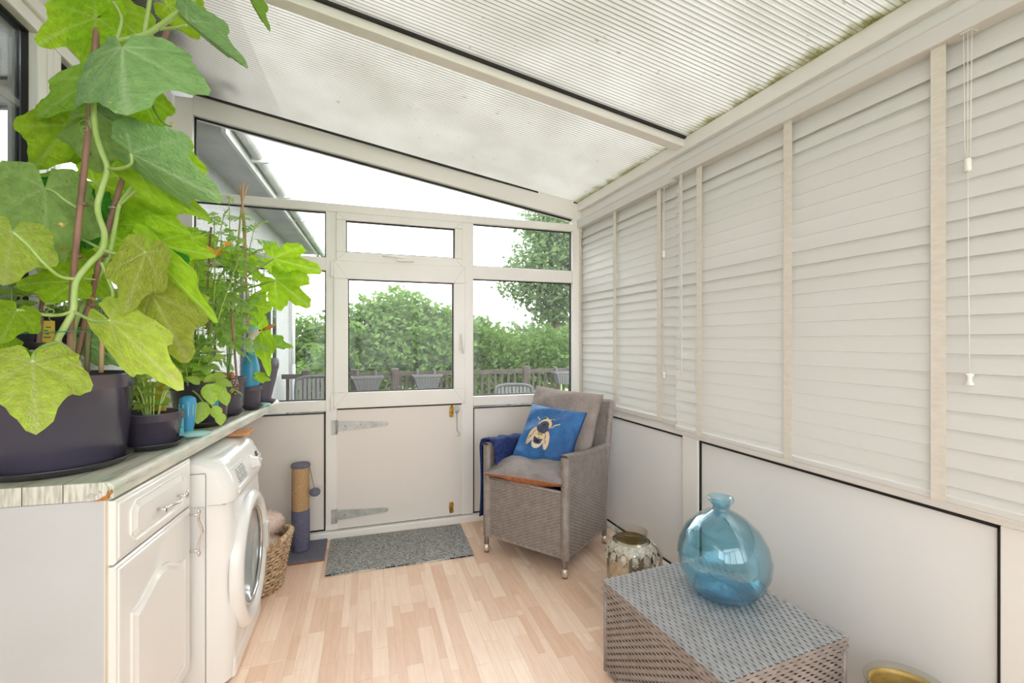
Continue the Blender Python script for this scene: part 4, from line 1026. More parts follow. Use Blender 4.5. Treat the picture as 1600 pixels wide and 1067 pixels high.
# ---- plant tables, room coordinates in metres: leaf joint, leaf tip, facing, width, shape, tint
CUCUMBER_LEAVES = [
  (-0.718, 1.741, 2.376, -0.838, 1.742, 2.319, 0.11, -0.96, -0.25, 0.136, 0, 'b'),
  (-0.736, 1.748, 2.305, -0.882, 1.736, 2.198, 0.16, -0.98, -0.11, 0.154, 1, 'b'),
  (-0.747, 1.773, 2.295, -0.737, 1.706, 2.101, 0.28, -0.9, 0.33, 0.117, 0, 'b'),
  (-0.733, 1.81, 2.381, -0.588, 1.759, 2.245, -0.19, -0.97, 0.16, 0.16, 0, 'b'),
  (-0.604, 1.573, 2.137, -0.574, 1.478, 1.934, -0.24, -0.89, 0.38, 0.288, 2, 'd'),
  (-0.586, 1.652, 2.047, -0.542, 1.636, 1.94, 0.11, -0.98, 0.19, 0.126, 0, 'b'),
  (-0.726, 1.723, 2.105, -0.866, 1.709, 1.97, 0.2, -0.98, -0.1, 0.11, 1, 'g'),
  (-0.768, 1.823, 2.052, -0.754, 1.797, 1.86, 0.29, -0.94, 0.15, 0.245, 0, 'l'),
  (-0.832, 1.803, 1.984, -0.911, 1.81, 1.833, 0.61, -0.71, -0.35, 0.167, 1, 'b'),
  (-0.589, 1.589, 1.847, -0.335, 1.414, 1.69, -0.66, -0.67, -0.32, 0.168, 2, 'd'),
  (-0.598, 1.656, 1.829, -0.399, 1.564, 1.682, -0.15, -0.92, 0.37, 0.114, 0, 'b'),
  (-0.574, 1.733, 1.941, -0.439, 1.685, 1.848, -0.39, -0.91, -0.1, 0.117, 0, 'b'),
  (-0.551, 1.746, 2.389, -0.385, 1.687, 2.307, -0.49, -0.75, -0.44, 0.123, 0, 'b'),
  (-0.458, 1.606, 2.269, -0.29, 1.504, 2.104, -0.75, -0.48, -0.46, 0.075, 3, 'd'),
  (-0.295, 1.591, 2.376, -0.231, 1.526, 2.239, -0.8, -0.59, -0.1, 0.039, 3, 'g'),
  (-0.718, 1.741, 2.006, -0.578, 1.649, 1.902, -0.7, -0.48, -0.52, 0.054, 3, 'd'),
  (-0.859, 1.749, 1.768, -0.815, 1.67, 1.517, 0.4, -0.85, 0.34, 0.234, 1, 'l'),
  (-0.824, 1.546, 1.595, -0.817, 1.501, 1.46, 0.5, -0.82, 0.3, 0.171, 0, 'y'),
  (-0.996, 1.84, 1.77, -1.011, 1.824, 1.728, 0.6, -0.79, 0.09, 0.098, 0, 'b'),
  (-0.782, 1.849, 1.827, -0.52, 1.735, 1.736, -0.43, -0.89, -0.12, 0.19, 0, 'b'),
  (-0.63, 1.816, 1.739, -0.507, 1.772, 1.672, -0.29, -0.95, 0.1, 0.084, 0, 'b'),
  (-0.768, 1.823, 1.759, -0.786, 1.808, 1.605, 0.26, -0.96, 0.06, 0.135, 0, 'e'),
  (-0.743, 1.835, 1.696, -0.657, 1.805, 1.688, -0.34, -0.92, -0.18, 0.079, 0, 'b'),
  (-0.762, 1.693, 1.486, -0.901, 1.679, 1.478, 0.08, -0.95, 0.31, 0.122, 1, 'b'),
  (-0.787, 1.49, 1.386, -0.777, 1.423, 1.318, 0.55, -0.55, 0.63, 0.1, 1, 'b'),
  (-0.549, 1.575, 1.565, -0.567, 1.497, 1.391, 0.42, -0.84, 0.33, 0.11, 2, 'o'),
  (-0.584, 1.694, 1.589, -0.388, 1.624, 1.366, -0.46, -0.88, -0.13, 0.083, 2, 'b'),
  (-0.563, 1.75, 1.576, -0.474, 1.718, 1.518, -0.21, -0.96, 0.2, 0.09, 0, 'e'),
  (-0.552, 1.619, 1.452, -0.426, 1.489, 1.26, -0.0, -0.83, 0.56, 0.157, 2, 'o'),
  (-0.606, 1.511, 1.367, -0.374, 1.258, 1.202, -0.47, -0.74, 0.47, 0.112, 2, 'y'),
  (-0.735, 1.45, 1.259, -0.664, 1.319, 1.129, 0.28, -0.6, 0.75, 0.187, 1, 'y'),
  (-0.77, 1.76, 1.313, -0.631, 1.668, 1.236, -0.42, -0.86, 0.28, 0.089, 0, 'd'),
  (-0.865, 1.9, 1.592, -0.727, 1.83, 1.442, -0.14, -0.94, 0.31, 0.126, 0, 'b'),
  (-0.968, 1.936, 1.803, -0.789, 1.873, 1.803, -0.32, -0.9, -0.31, 0.127, 0, 'g'),
  (-0.682, 1.888, 1.819, -0.61, 1.862, 1.623, 0.2, -0.96, 0.2, 0.109, 0, 'b'),
  (-0.651, 1.93, 1.655, -0.46, 1.862, 1.61, -0.37, -0.91, -0.21, 0.113, 0, 'b'),
  (-0.898, 1.912, 1.803, -0.829, 1.887, 1.613, 0.29, -0.93, 0.23, 0.148, 0, 'e'),
  (-0.713, 1.899, 1.645, -0.877, 1.957, 1.618, -0.27, -0.91, -0.32, 0.096, 0, 'b'),
  (-0.822, 1.566, 1.291, -0.821, 1.481, 1.268, 0.88, -0.11, 0.46, 0.098, 1, 'b'),
  (-0.66, 1.827, 1.486, -0.575, 1.754, 1.317, 0.13, -0.89, 0.45, 0.104, 1, 'b'),
  (-0.968, 1.936, 1.739, -1.067, 1.972, 1.549, 0.36, -0.86, -0.35, 0.127, 0, 'g'),
  (-0.6, 1.806, 1.444, -0.451, 1.753, 1.444, -0.3, -0.85, -0.42, 0.116, 1, 'b'),
]
COURGETTE_LEAVES = [
  (-0.378, 2.682, 1.747, -0.143, 2.534, 1.67, -0.56, -0.81, -0.15, 0.193, 4, 'b'),
  (-0.369, 2.657, 1.636, -0.195, 2.511, 1.49, -0.42, -0.84, 0.34, 0.217, 4, 'b'),
  (-0.487, 2.72, 1.504, -0.397, 2.646, 1.481, -0.61, -0.78, 0.12, 0.147, 0, 'b'),
  (-0.466, 2.777, 1.384, -0.404, 2.691, 1.126, -0.25, -0.94, 0.25, 0.089, 2, 'b'),
  (-0.434, 2.808, 1.305, -0.294, 2.694, 1.274, -0.64, -0.7, -0.32, 0.063, 3, 'g'),
  (-0.464, 2.713, 1.126, -0.397, 2.646, 1.109, -0.71, -0.71, -0.0, 0.054, 0, 'b'),
  (-0.753, 2.709, 1.832, -0.587, 2.597, 1.726, -0.51, -0.85, 0.1, 0.128, 4, 'b'),
  (-0.674, 2.787, 1.761, -0.451, 2.655, 1.712, -0.52, -0.68, -0.52, 0.114, 4, 'b'),
  (-0.783, 2.72, 1.726, -0.633, 2.56, 1.352, -0.23, -0.92, 0.3, 0.127, 2, 'b'),
  (-0.626, 2.77, 1.551, -0.753, 2.709, 1.418, 0.37, -0.93, 0.07, 0.145, 4, 'b'),
  (-0.62, 2.768, 1.423, -0.545, 2.688, 1.272, 0.0, -0.88, 0.47, 0.134, 0, 'g'),
  (-0.58, 2.86, 1.786, -0.438, 2.756, 1.632, -0.27, -0.89, 0.36, 0.125, 4, 'b'),
]
STEM_MAIN = [(-0.761, 1.672, 1.235), (-0.76, 1.65, 1.283), (-0.769, 1.622, 1.309), (-0.752, 1.616, 1.348), (-0.734, 1.62, 1.396), (-0.731, 1.619, 1.442), (-0.728, 1.628, 1.487), (-0.703, 1.641, 1.538), (-0.682, 1.654, 1.577), (-0.682, 1.665, 1.631), (-0.696, 1.67, 1.675), (-0.7, 1.671, 1.712), (-0.692, 1.679, 1.768), (-0.678, 1.674, 1.824), (-0.691, 1.668, 1.872), (-0.705, 1.673, 1.923), (-0.705, 1.662, 1.971), (-0.707, 1.663, 2.014), (-0.707, 1.663, 2.087), (-0.701, 1.672, 2.131), (-0.683, 1.686, 2.181), (-0.666, 1.691, 2.211), (-0.589, 1.674, 2.239), (-0.543, 1.658, 2.268), (-0.494, 1.64, 2.307), (-0.441, 1.622, 2.349), (-0.397, 1.606, 2.404)]
STEM_SIDE = [(-0.781, 1.743, 1.231), (-0.788, 1.745, 1.336), (-0.777, 1.762, 1.415), (-0.747, 1.773, 1.497), (-0.709, 1.76, 1.577), (-0.69, 1.753, 1.676), (-0.677, 1.748, 1.736), (-0.643, 1.736, 1.796), (-0.626, 1.73, 1.852), (-0.638, 1.745, 1.981), (-0.631, 1.742, 2.101), (-0.618, 1.738, 2.192), (-0.61, 1.735, 2.27), (-0.595, 1.729, 2.363), (-0.585, 1.726, 2.443)]
CANE_A = [(-0.739, 1.77, 2.367), (-0.742, 1.729, 2.015), (-0.755, 1.712, 1.757), (-0.761, 1.683, 1.507), (-0.762, 1.662, 1.221)]
CANE_B = [(-0.57, 1.816, 2.373), (-0.631, 1.796, 2.067), (-0.684, 1.782, 1.825), (-0.728, 1.766, 1.595), (-0.782, 1.732, 1.224)]
CANE_C = [(-0.757, 1.755, 1.415), (-0.751, 1.732, 1.216)]
STICK_A = [(-0.696, 1.691, 1.37), (-0.701, 1.693, 1.217)]
STICK_B = [(-0.903, 1.828, 1.441), (-0.911, 1.81, 1.218)]
PETIOLE_0 = [(-0.728, 1.628, 1.487), (-0.749, 1.593, 1.488), (-0.771, 1.569, 1.518), (-0.798, 1.558, 1.561), (-0.824, 1.546, 1.595)]
PETIOLE_1 = [(-0.734, 1.62, 1.396), (-0.749, 1.593, 1.383), (-0.758, 1.544, 1.38), (-0.779, 1.508, 1.387), (-0.787, 1.49, 1.389)]
PETIOLE_2 = [(-0.734, 1.62, 1.396), (-0.688, 1.582, 1.375), (-0.649, 1.547, 1.365), (-0.606, 1.511, 1.367)]
PETIOLE_3 = [(-0.682, 1.654, 1.577), (-0.633, 1.626, 1.563), (-0.594, 1.602, 1.556), (-0.549, 1.575, 1.565)]
PETIOLE_4 = [(-0.769, 1.622, 1.309), (-0.758, 1.544, 1.299), (-0.751, 1.488, 1.28), (-0.735, 1.45, 1.259)]
PETIOLE_5 = [(-0.678, 1.674, 1.824), (-0.638, 1.639, 1.814), (-0.594, 1.602, 1.821), (-0.589, 1.589, 1.847)]
PETIOLE_6 = [(-0.769, 1.717, 1.709), (-0.805, 1.73, 1.734), (-0.832, 1.74, 1.757), (-0.859, 1.749, 1.768)]
PETIOLE_7 = [(-0.666, 1.691, 2.211), (-0.662, 1.722, 2.301), (-0.7, 1.756, 2.379), (-0.713, 1.761, 2.415)]
PETIOLE_8 = [(-0.543, 1.658, 2.256), (-0.503, 1.633, 2.253), (-0.458, 1.606, 2.254)]
PETIOLE_9 = [(-0.677, 1.748, 1.736), (-0.625, 1.708, 1.77), (-0.562, 1.644, 1.795), (-0.515, 1.595, 1.803)]
PETIOLE_10 = [(-0.685, 1.656, 1.541), (-0.66, 1.657, 1.464), (-0.648, 1.653, 1.42), (-0.552, 1.619, 1.452)]
PETIOLE_11 = [(-0.705, 1.673, 1.923), (-0.733, 1.704, 1.967), (-0.74, 1.749, 2.018)]
PETIOLE_12 = [(-0.712, 1.676, 2.07), (-0.733, 1.704, 2.089), (-0.726, 1.723, 2.105)]
PETIOLE_13 = [(-0.701, 1.672, 1.712), (-0.755, 1.755, 1.734), (-0.803, 1.793, 1.732)]
PETIOLE_14 = [(-0.697, 1.692, 1.583), (-0.773, 1.761, 1.622), (-0.841, 1.806, 1.646)]
SQUASH_A = [(-0.74, 2.864, 1.529), (-0.656, 2.834, 1.58), (-0.524, 2.776, 1.658), (-0.378, 2.682, 1.747)]
SQUASH_B = [(-0.74, 2.864, 1.494), (-0.639, 2.828, 1.556), (-0.487, 2.742, 1.601), (-0.369, 2.657, 1.63)]
SQUASH_C = [(-0.745, 2.919, 1.428), (-0.707, 2.863, 1.53), (-0.664, 2.805, 1.628), (-0.62, 2.768, 1.693)]
SQUASH_D = [(-0.446, 2.865, 1.215), (-0.558, 2.873, 1.393), (-0.686, 2.897, 1.463), (-0.74, 2.864, 1.529)]
BASIL_TRAIL = [(-0.682, 2.312, 1.128), (-0.639, 2.265, 1.114), (-0.59, 2.205, 1.087), (-0.564, 2.175, 1.063), (-0.532, 2.153, 1.054), (-0.507, 2.144, 1.02)]
FLOWERS = [((-0.775, 1.656, 1.636), 0.017, 'yellow_flower'), ((-0.805, 1.73, 1.581), 0.016, 'flower'), ((-0.733, 1.726, 1.433), 0.014, 'flower'), ((-0.488, 1.585, 1.941), 0.012, 'yellow_flower'), ((-0.596, 1.486, 1.937), 0.008, 'yellow_flower')]
TENDRILS = [(-0.81, 1.668, 1.411), (-0.751, 1.711, 1.963), (-0.654, 1.676, 1.837), (-0.539, 1.635, 2.11), (-0.514, 1.626, 1.871)]
CUKE = (-0.618, 1.663, 1.217)
GHERKIN = [(-0.552, 1.619, 2.014), (-0.53, 1.6, 1.971), (-0.509, 1.593, 1.945), (-0.492, 1.587, 1.939)]
TIES = [(-0.723, 1.701, 2.154), (-0.626, 1.793, 2.098), (-0.733, 1.704, 1.496), (-0.699, 1.767, 1.729)]
SQ_FLOWERS = [((-0.57, 2.347, 1.678), 0.055, 'flower'), ((-0.511, 2.326, 1.729), 0.028, 'flower'), ((-0.685, 2.749, 1.64), 0.025, 'flower'), ((-0.594, 2.716, 1.62), 0.02, 'flower')]
TOM_A = [(-0.576, 2.381, 1.853), (-0.543, 2.422, 1.911), (-0.628, 2.346, 1.685), (-0.474, 2.376, 1.7)]
TOM_B = [(-0.576, 2.646, 2.049), (-0.515, 2.624, 1.984), (-0.448, 2.601, 1.92), (-0.616, 2.66, 1.871)]
TOM_C = [(-0.513, 2.836, 1.779), (-0.437, 2.809, 1.815)]
WIGWAM = [([(-0.541, 2.697, 2.128), (-0.508, 2.665, 1.881), (-0.499, 2.661, 1.354)], 'left cane of the three tied in a wigwam above the tomatoes'), ([(-0.525, 2.692, 2.135), (-0.518, 2.668, 1.947), (-0.489, 2.636, 1.387)], 'middle cane of the three tied in a wigwam above the tomatoes'), ([(-0.505, 2.706, 2.132), (-0.535, 2.695, 1.952), (-0.578, 2.711, 1.355)], 'right cane of the three tied in a wigwam above the tomatoes'), ([(-0.589, 2.386, 1.825), (-0.603, 2.39, 1.58), (-0.6, 2.4, 1.161)], 'upright cane in the wide charcoal pot'), ([(-0.51, 2.368, 1.494), (-0.494, 2.362, 1.291), (-0.483, 2.358, 1.146)], 'short slanting cane next to the snail ornament'), ([(-0.702, 2.267, 1.747), (-0.697, 2.265, 1.613), (-0.694, 2.285, 1.238)], 'thin cane behind the courgette leaves, nearest the tub'), ([(-0.587, 2.438, 1.498), (-0.587, 2.438, 1.35), (-0.587, 2.438, 1.232)], 'short upright cane in the middle of the tomato leaves')]
BASIL_LEAVES = [((-0.579, 2.18, 1.136), (-0.5, -0.3, 0.5), 0.055), ((-0.564, 2.175, 1.147), (0.6, -0.2, 0.3), 0.06), ((-0.537, 2.155, 1.132), (0.8, -0.1, -0.3), 0.07), ((-0.539, 2.145, 1.138), (0.3, -0.4, -0.8), 0.085), ((-0.492, 2.128, 1.107), (0.5, -0.2, -0.9), 0.06), ((-0.555, 2.14, 1.067), (-0.2, -0.4, -1.0), 0.085), ((-0.517, 2.137, 1.05), (0.3, -0.2, -1.0), 0.055), ((-0.497, 2.13, 1.021), (0.2, -0.2, -1.0), 0.05), ((-0.535, 2.164, 1.162), (0.9, 0.1, 0.2), 0.055), ((-0.515, 2.157, 1.147), (0.9, 0.1, -0.2), 0.06)]

def in_chair(c, X, Uv):
    X = Vector(X); Uv = Vector(Uv); z = X.cross(Uv)
    m = Matrix((X.normalized(), Uv.normalized(), z.normalized())).transposed().to_4x4(); m.translation = Vector(c)
    return AM @ m
cushion('seat_cushion', AM @ Matrix.Translation((.0, .235, .527)) @ Matrix.Rotation(R(-3), 4, 'Y') @ Matrix.Rotation(R(3), 4, 'X'), .54, .55, .16, M['seat_velvet'], M['copper'], 'flat grey velvet seat cushion with copper underside on the armchair', 2, wr=.0085)
cushion('back_cushion', in_chair((.008, .440, .775), (.995, .058, -.075), (.034, .40, .89)), .50, .45, .15, M['grey_velvet'], M['grey_velvet'], 'plain taupe velvet cushion leaning on the armchair back', 4, wr=.009)
bc, ol, zf = cushion('bee_cushion', in_chair((.028, .250, .720), (.996, .054, -.076), (.028, .6, .8)), .385, .385, .13, M['blue_velvet'], M['blue_velvet'], 'blue velvet cushion embroidered with a bee, propped on the armchair', 9, piping=M['navy_piping'], wr=.0065)
def on_cushion(x, y, lift):
    a = max(-.98, min(.98, x/.1925)); b = max(-.98, min(.98, y/.1925)); return (x, y, zf(a, b)+lift)
def patch(name, m, outline, lift=.0022, parent=bc, sub=5):
    """embroidered patch: outline filled by rings that follow the pillow"""
    n = len(outline); cx_ = sum(p[0] for p in outline)/n; cy_ = sum(p[1] for p in outline)/n
    vs = [on_cushion(cx_, cy_, lift)]; fs = []
    for k in range(1, sub+1):
        for p in outline: vs.append(on_cushion(cx_+(p[0]-cx_)*k/sub, cy_+(p[1]-cy_)*k/sub, lift if k < sub else lift*.2))
    for i in range(n): fs.append((0, 1+i, 1+(i+1) % n))
    for k in range(sub-1):
        for i in range(n): fs.append((1+k*n+i, 1+k*n+(i+1) % n, 1+(k+1)*n+(i+1) % n, 1+(k+1)*n+i))
    if sum(outline[i][0]*outline[(i+1) % n][1]-outline[(i+1) % n][0]*outline[i][1] for i in range(n)) < 0: fs = [f[::-1] for f in fs]
    return MB().add(vs, fs).build(name, m, parent, smooth=True)
def ell(cx_, cy_, a, b, rot=0, n=28, t0=0, t1=2*math.pi, zig=0):
    out = []
    for i in range(n):
        t = t0+(t1-t0)*i/n; r_ = 1+zig*(i % 2)
        x, y = a*math.cos(t)*r_, b*math.sin(t)*r_; out.append((cx_+x*math.cos(rot)-y*math.sin(rot), cy_+x*math.sin(rot)+y*math.cos(rot)))
    return out
BX, BY, tl = -.022, -.010, R(-9)
def brot(o): return [(BX+x*math.cos(tl)-y*math.sin(tl), BY+x*math.sin(tl)+y*math.cos(tl)) for x, y in o]
eb_ = patch('bee_body', M['bee_cream'], brot(ell(0, -.055, .042, .058, zig=.04)), .0030)
patch('bee_band', M['bee_dark'], brot([(x, -.052+.0*x+.014*s+.010*(1-(x/.04)**2)*(-1)) for s in (1,) for x in [-.038+.0076*i for i in range(11)]]+[(x, -.078-.012*(1-(x/.036)**2)) for x in [.036-.0072*i for i in range(11)]]), .0050, sub=3)
patch('bee_band', M['bee_gold'], brot([(x, -.004-.008*(1-(x/.044)**2)) for x in [-.044+.0088*i for i in range(11)]]+[(x, -.030-.010*(1-(x/.043)**2)) for x in [.043-.0086*i for i in range(11)]]), .0052, sub=3)
patch('bee_ruff', M['bee_dark'], brot(ell(0, .008, .043, .024, zig=.10)), .0046)
patch('bee_collar', M['bee_gold'], brot(ell(0, .050, .041, .036, zig=.05)), .0050)
patch('bee_thorax', M['bee_dark'], brot(ell(0, .040, .036, .034, zig=.05)), .0066)
patch('bee_head', M['bee_gold'], brot(ell(0, .082, .022, .012, zig=.06)), .0052)
for s in (-1, 1):
    patch('bee_wing', M['bee_wing'], brot(ell(s*.055, -.045, .021, .062, s*.34)), .0062)
    patch('bee_wing_panel', M['bee_cream'], brot(ell(s*.060, -.058, .011, .036, s*.34)), .0074, sub=3)
    patch('bee_wing_vein', M['bee_dark'], brot(ell(s*.047, -.035, .0022, .050, s*.34)), .0078, sub=2)
    patch('bee_leg', M['bee_wing'], brot([(s*.034, .040), (s*.050, .052), (s*.058, .074), (s*.064, .072), (s*.056, .046), (s*.036, .030)]), .0050, sub=2)
    patch('bee_foot', M['bee_cream'], brot([(s*.058, .072), (s*.085, .088), (s*.087, .082), (s*.064, .066)]), .0052, sub=2)
    patch('bee_antenna', M['bee_gold'], brot([(s*.010, .088), (s*.024, .100), (s*.040, .097), (s*.040, .101), (s*.023, .105), (s*.007, .092)]), .0046, sub=2)
# navy throw over the far arm
th = empty('fleece_throw', AM @ Vector((-.30, .26, .35))); ROOT_M[th.name] = Matrix.Translation(-(AM @ Vector((-.30, .26, .35))))
tag(th, 'navy fleece throw draped over the arm of the rattan armchair', 'throw')
tm = MB(); rr = random.Random(11)
prof = [(-.335, .20), (-.335, .28), (-.333, .38), (-.331, .48), (-.329, .58), (-.325, .65), (-.310, .688), (-.285, .698), (-.260, .690), (-.246, .66), (-.242, .60), (-.238, .53), (-.230, .49)]
nu, nv = len(prof)-1, 26
def thr(u, v):
    i = min(nu-1, int(u*nu+1e-6)); f = u*nu-i; x = prof[i][0]+(prof[i+1][0]-prof[i][0])*f; z = prof[i][1]+(prof[i+1][1]-prof[i][1])*f
    y = .02+v*.55; z2 = z-.05*(y/.545)*(1 if z > .5 else z/.5*.3)
    w = .010*math.sin(v*17+u*3)+.006*math.sin(v*31-u*5)
    k = 1 if x < -.29 else -.6
    drop = -.07*math.sin(v*2.6) if u < .1 else 0
    return tuple(AM @ Vector((x-abs(w)*k-.004*k, y+.012*math.sin(u*9), z2+.004*math.sin(v*23)+drop)))
tm.grid(thr, 48, 40)
o = tm.build('throw_cloth', M['navy_throw'], th, smooth=True); so = o.modifiers.new('thick', 'SOLIDIFY'); so.thickness = .010; so.offset = 1
pl = MB()
for _ in range(5000):
    p = Vector(thr(rr.random(), rr.random())); d = Vector((rr.gauss(0, 1), rr.gauss(0, 1), rr.gauss(0, .6)-.2)).normalized(); out = (AM.to_3x3() @ Vector((-1 if rr.random() < .6 else 0, 0, .6))).normalized()
    d = (d+out*.9).normalized(); a = d.cross(Vector((rr.random(), rr.random(), rr.random()+.1))).normalized()*.0012
    pl.add([p-a, p+a, p+d*.019], [(0, 1, 2)])
pl.build('fleece_pile', M['navy_throw'], th, kind='stuff')

# ------------------------------------------------------------------ PLANT HELPERS
def make_leaf(variant, lobes=5, deep=.0, ang=56, rings=8, teeth=.02):
    """leaf blade: petiole joint at the origin, tip at +Y (length 1), half width about .5"""
    dirs = [0, .95, -.95, 2.0, -2.0]
    if variant == 'round': dirs = [0, 1.0, -1.0, 2.05, -2.05]
    vs = [(0, 0, 0)]; vein = [1.0]; fs = []; A0 = 2.86
    def rad(t):
        base = .54+.17*math.cos(t)
        for d, l in ((0, .35), (.95, .17), (-.95, .17), (2.0, .09), (-2.0, .09)): base += l*math.exp(-((t-d)/.30)**2)
        if deep:
            for d in (.48, -.48, 1.48, -1.48): base -= deep*math.exp(-((t-d)/.17)**2)
        base *= 1+teeth*math.sin(t*24)
        if abs(t) > 2.35: base *= 1-.25*(abs(t)-2.35)/.5
        return base/1.06
    for k in range(1, rings+1):
        q = k/rings
        for i in range(ang+1):
            t = -A0+2*A0*i/ang; r = rad(t)*q
            x = r*math.sin(t); y = r*math.cos(t)
            vd = 0; lift = 0
            for d in dirs:
                if math.cos(t-d) > 0:
                    dist = abs(r*math.sin(t-d)); vd = max(vd, math.exp(-(dist/.017)**2)*(1-.45*q)); lift = max(lift, math.exp(-(dist/.06)**2))
            z = -.035*lift*q+.022*math.sin(t*10)*q*q
            if variant == 0: z += -.14*q*q*(.6+.4*math.cos(t))
            if variant == 1: z += -.30*r*r*.8+.05*q
            if variant == 2: z += -.62*abs(x)**1.25-.10*y*abs(y)
            if variant == 3: z += -1.15*abs(x)**1.1-.18*y*y
            if variant == 4: z += -.10*q*q+.07*math.cos(t*5)*q*q
            vs.append((x, y, z)); vein.append(vd)
    w = ang+1
    for i in range(ang): fs.append((0, 1+i+1, 1+i))
    for k in range(rings-1):
        for i in range(ang): a = 1+k*w+i; fs.append((a, a+1, a+w+1, a+w))
    return vs, fs, vein
LEAF_V = {0: make_leaf(0), 1: make_leaf(1), 2: make_leaf(2), 3: make_leaf(3), 4: make_leaf(4, deep=.20, teeth=.05)}
_lc = {}
def leaf_mesh(var, tint):
    if (var, tint) in _lc: return _lc[var, tint]
    vs, fs, vein = LEAF_V[var]
    me = bpy.data.meshes.new('leaf'); me.from_pydata(vs, [], fs); me.materials.append(LM[tint]); me.polygons.foreach_set('use_smooth', [True]*len(fs))
    at = me.attributes.new('vein', 'FLOAT', 'POINT'); at.data.foreach_set('value', vein); me.update(); _lc[var, tint] = me; return me
def put_leaf(row, parent, name='leaf'):
    b, t, n, w, var, tint = Vector(row[0:3]), Vector(row[3:6]), Vector(row[6:9]), row[9], row[10], row[11]
    y = t-b; ln = y.length; y.normalize(); z = (n-y*n.dot(y)).normalized(); x = y.cross(z)
    hw = {0: 1.18, 1: 1.15, 2: 1.0, 3: .95, 4: 1.15}[var]
    m = Matrix((x*(w/hw*1.0), y*ln, z*(w*.85 if var in (2, 3) else w*.5+ln*.5))).transposed().to_4x4(); m.translation = b
    o = inst(leaf_mesh(var, tint), name, parent, m); return o
def smooth_path(pts, n=6):
    pts = [Vector(p) for p in pts]; out = []
    for i in range(len(pts)-1):
        p0, p1, p2, p3 = pts[max(0, i-1)], pts[i], pts[i+1], pts[min(len(pts)-1, i+2)]
        for k in range(n):
            t = k/n; out.append(.5*((2*p1)+(p2-p0)*t+(2*p0-5*p1+4*p2-p3)*t*t+(3*p1-p0-3*p2+p3)*t**3))
    out.append(pts[-1]); return out
def stem(pts, r, parent, name='stem', m='stem', r2=None): return MB().tube(smooth_path(pts), r, 7, r2).build(name, M[m], parent, smooth=True)
def cane(pts, r, label, group, m='bamboo', parent=None, r2=None):
    a = [Vector(p) for p in pts]; mb = MB(); p, q = a[0], a[-1]; d = q-p; ln = d.length; path = smooth_path(pts, 5); mb.tube(path, r, 8, r2)
    k = .17
    while k < ln-.05:
        c = p+d*(k/ln); mb.tube([c-d.normalized()*.004, c, c+d.normalized()*.004], r*1.22, 8); k += .16
    o = mb.build('garden_cane', M[m], parent, smooth=True)
    if parent is None: tag(o, label, 'cane', group)
    return o
ZT = .940
def plant_pot(name, c, r_top, r_base, h, m, label, lip=.03, z0=ZT, saucer=None, soil=True, group='plant pots on the worktop', sgroup='black pot saucers on the worktop', slabel=None):
    root = empty(name, (c[0], c[1], z0+(.006 if saucer else 0))); tag(root, label, 'plant pot', group)
    k = r_base+(r_top-r_base)*(1-lip/h)
    prof = [(r_base-.006, .0), (r_base, .004), (k, h-lip), (k+.0075, h-lip+.002), (r_top, h-.004), (r_top+.0035, h-.002), (r_top+.0035, h), (r_top-.002, h+.001), (r_top-.006, h-.003), (k-.004, h-lip), (k-.006, h-.06 if h > .12 else h-.03)]
    MB().lathe(prof, n=48).build('pot_body', m, root, smooth=True)
    if soil: MB().lathe([(0, h-.045 if h > .12 else h-.028), (k-.003, h-.043 if h > .12 else h-.027)], n=30).build('compost', M['soil'], root)
    if saucer:
        s = MB().lathe([(0, 0), (saucer-.022, 0), (saucer-.003, .018), (saucer, .022), (saucer-.003, .023), (saucer-.006, .020), (saucer-.024, .006), (0, .006)], (0, 0, 0), 48)
        o = s.build('pot_saucer', M['saucer'], None, smooth=True); o.location = (c[0], c[1], z0)
        tag(o, slabel, 'saucer', sgroup)
    return root

# ------------------------------------------------------------------ POTS ON THE WORKTOP
big = plant_pot('plant_tub', (-.816, 1.718), .181, .156, .268, M['tub'], 'large dark purple plastic tub holding the tall cucumber vine', .042, saucer=.176, slabel='largest black saucer, under the purple tub')
p2 = plant_pot('plant_pot', (-.655, 1.925), .092, .076, .118, M['pot'], 'small charcoal pot of seedlings with a yellow tag beside the purple tub', .028, saucer=.098, slabel='black saucer under the small seedling pot')
p3 = plant_pot('plant_pot', (-.620, 2.36), .118, .092, .190, M['pot'], 'wide charcoal pot with basil trailing down its front', .034, saucer=.108, slabel='black saucer under the wide basil pot')
p4 = plant_pot('plant_pot', (-.578, 2.63), .080, .060, .185, M['pot_grey'], 'tall grey pot between the wide basil pot and the duck bottle', .03, saucer=.072, slabel='black saucer under the tall grey pot')
p5 = plant_pot('plant_pot', (-.505, 2.815), .047, .040, .120, M['pot_grey'], 'little grey pot holding the blue duck bottle', .022, saucer=.058, slabel='small black saucer under the duck bottle pot')
r6 = empty('plant_vase', (-.490, 3.03, ZT+.006)); tag(r6, 'tall flared grey planter with a courgette plant at the far end', 'plant pot', 'plant pots on the worktop')
MB().lathe([(.040, 0), (.046, .006), (.050, .03), (.062, .09), (.076, .15), (.084, .20), (.089, .206), (.091, .262), (.086, .264), (.080, .20), (.06, .09)], n=40).build('pot_body', M['pot_grey'], r6, smooth=True)
MB().lathe([(0, .225), (.083, .226)], n=26).build('compost', M['soil'], r6)
o = MB().lathe([(0, 0), (.058, 0), (.074, .018), (.077, .024), (.073, .022), (.055, .006), (0, .006)], n=40).build('pot_saucer', M['saucer'], None, smooth=True); o.location = (-.490, 3.03, ZT); tag(o, 'black saucer under the flared grey planter at the far end', 'saucer', 'black pot saucers on the worktop')

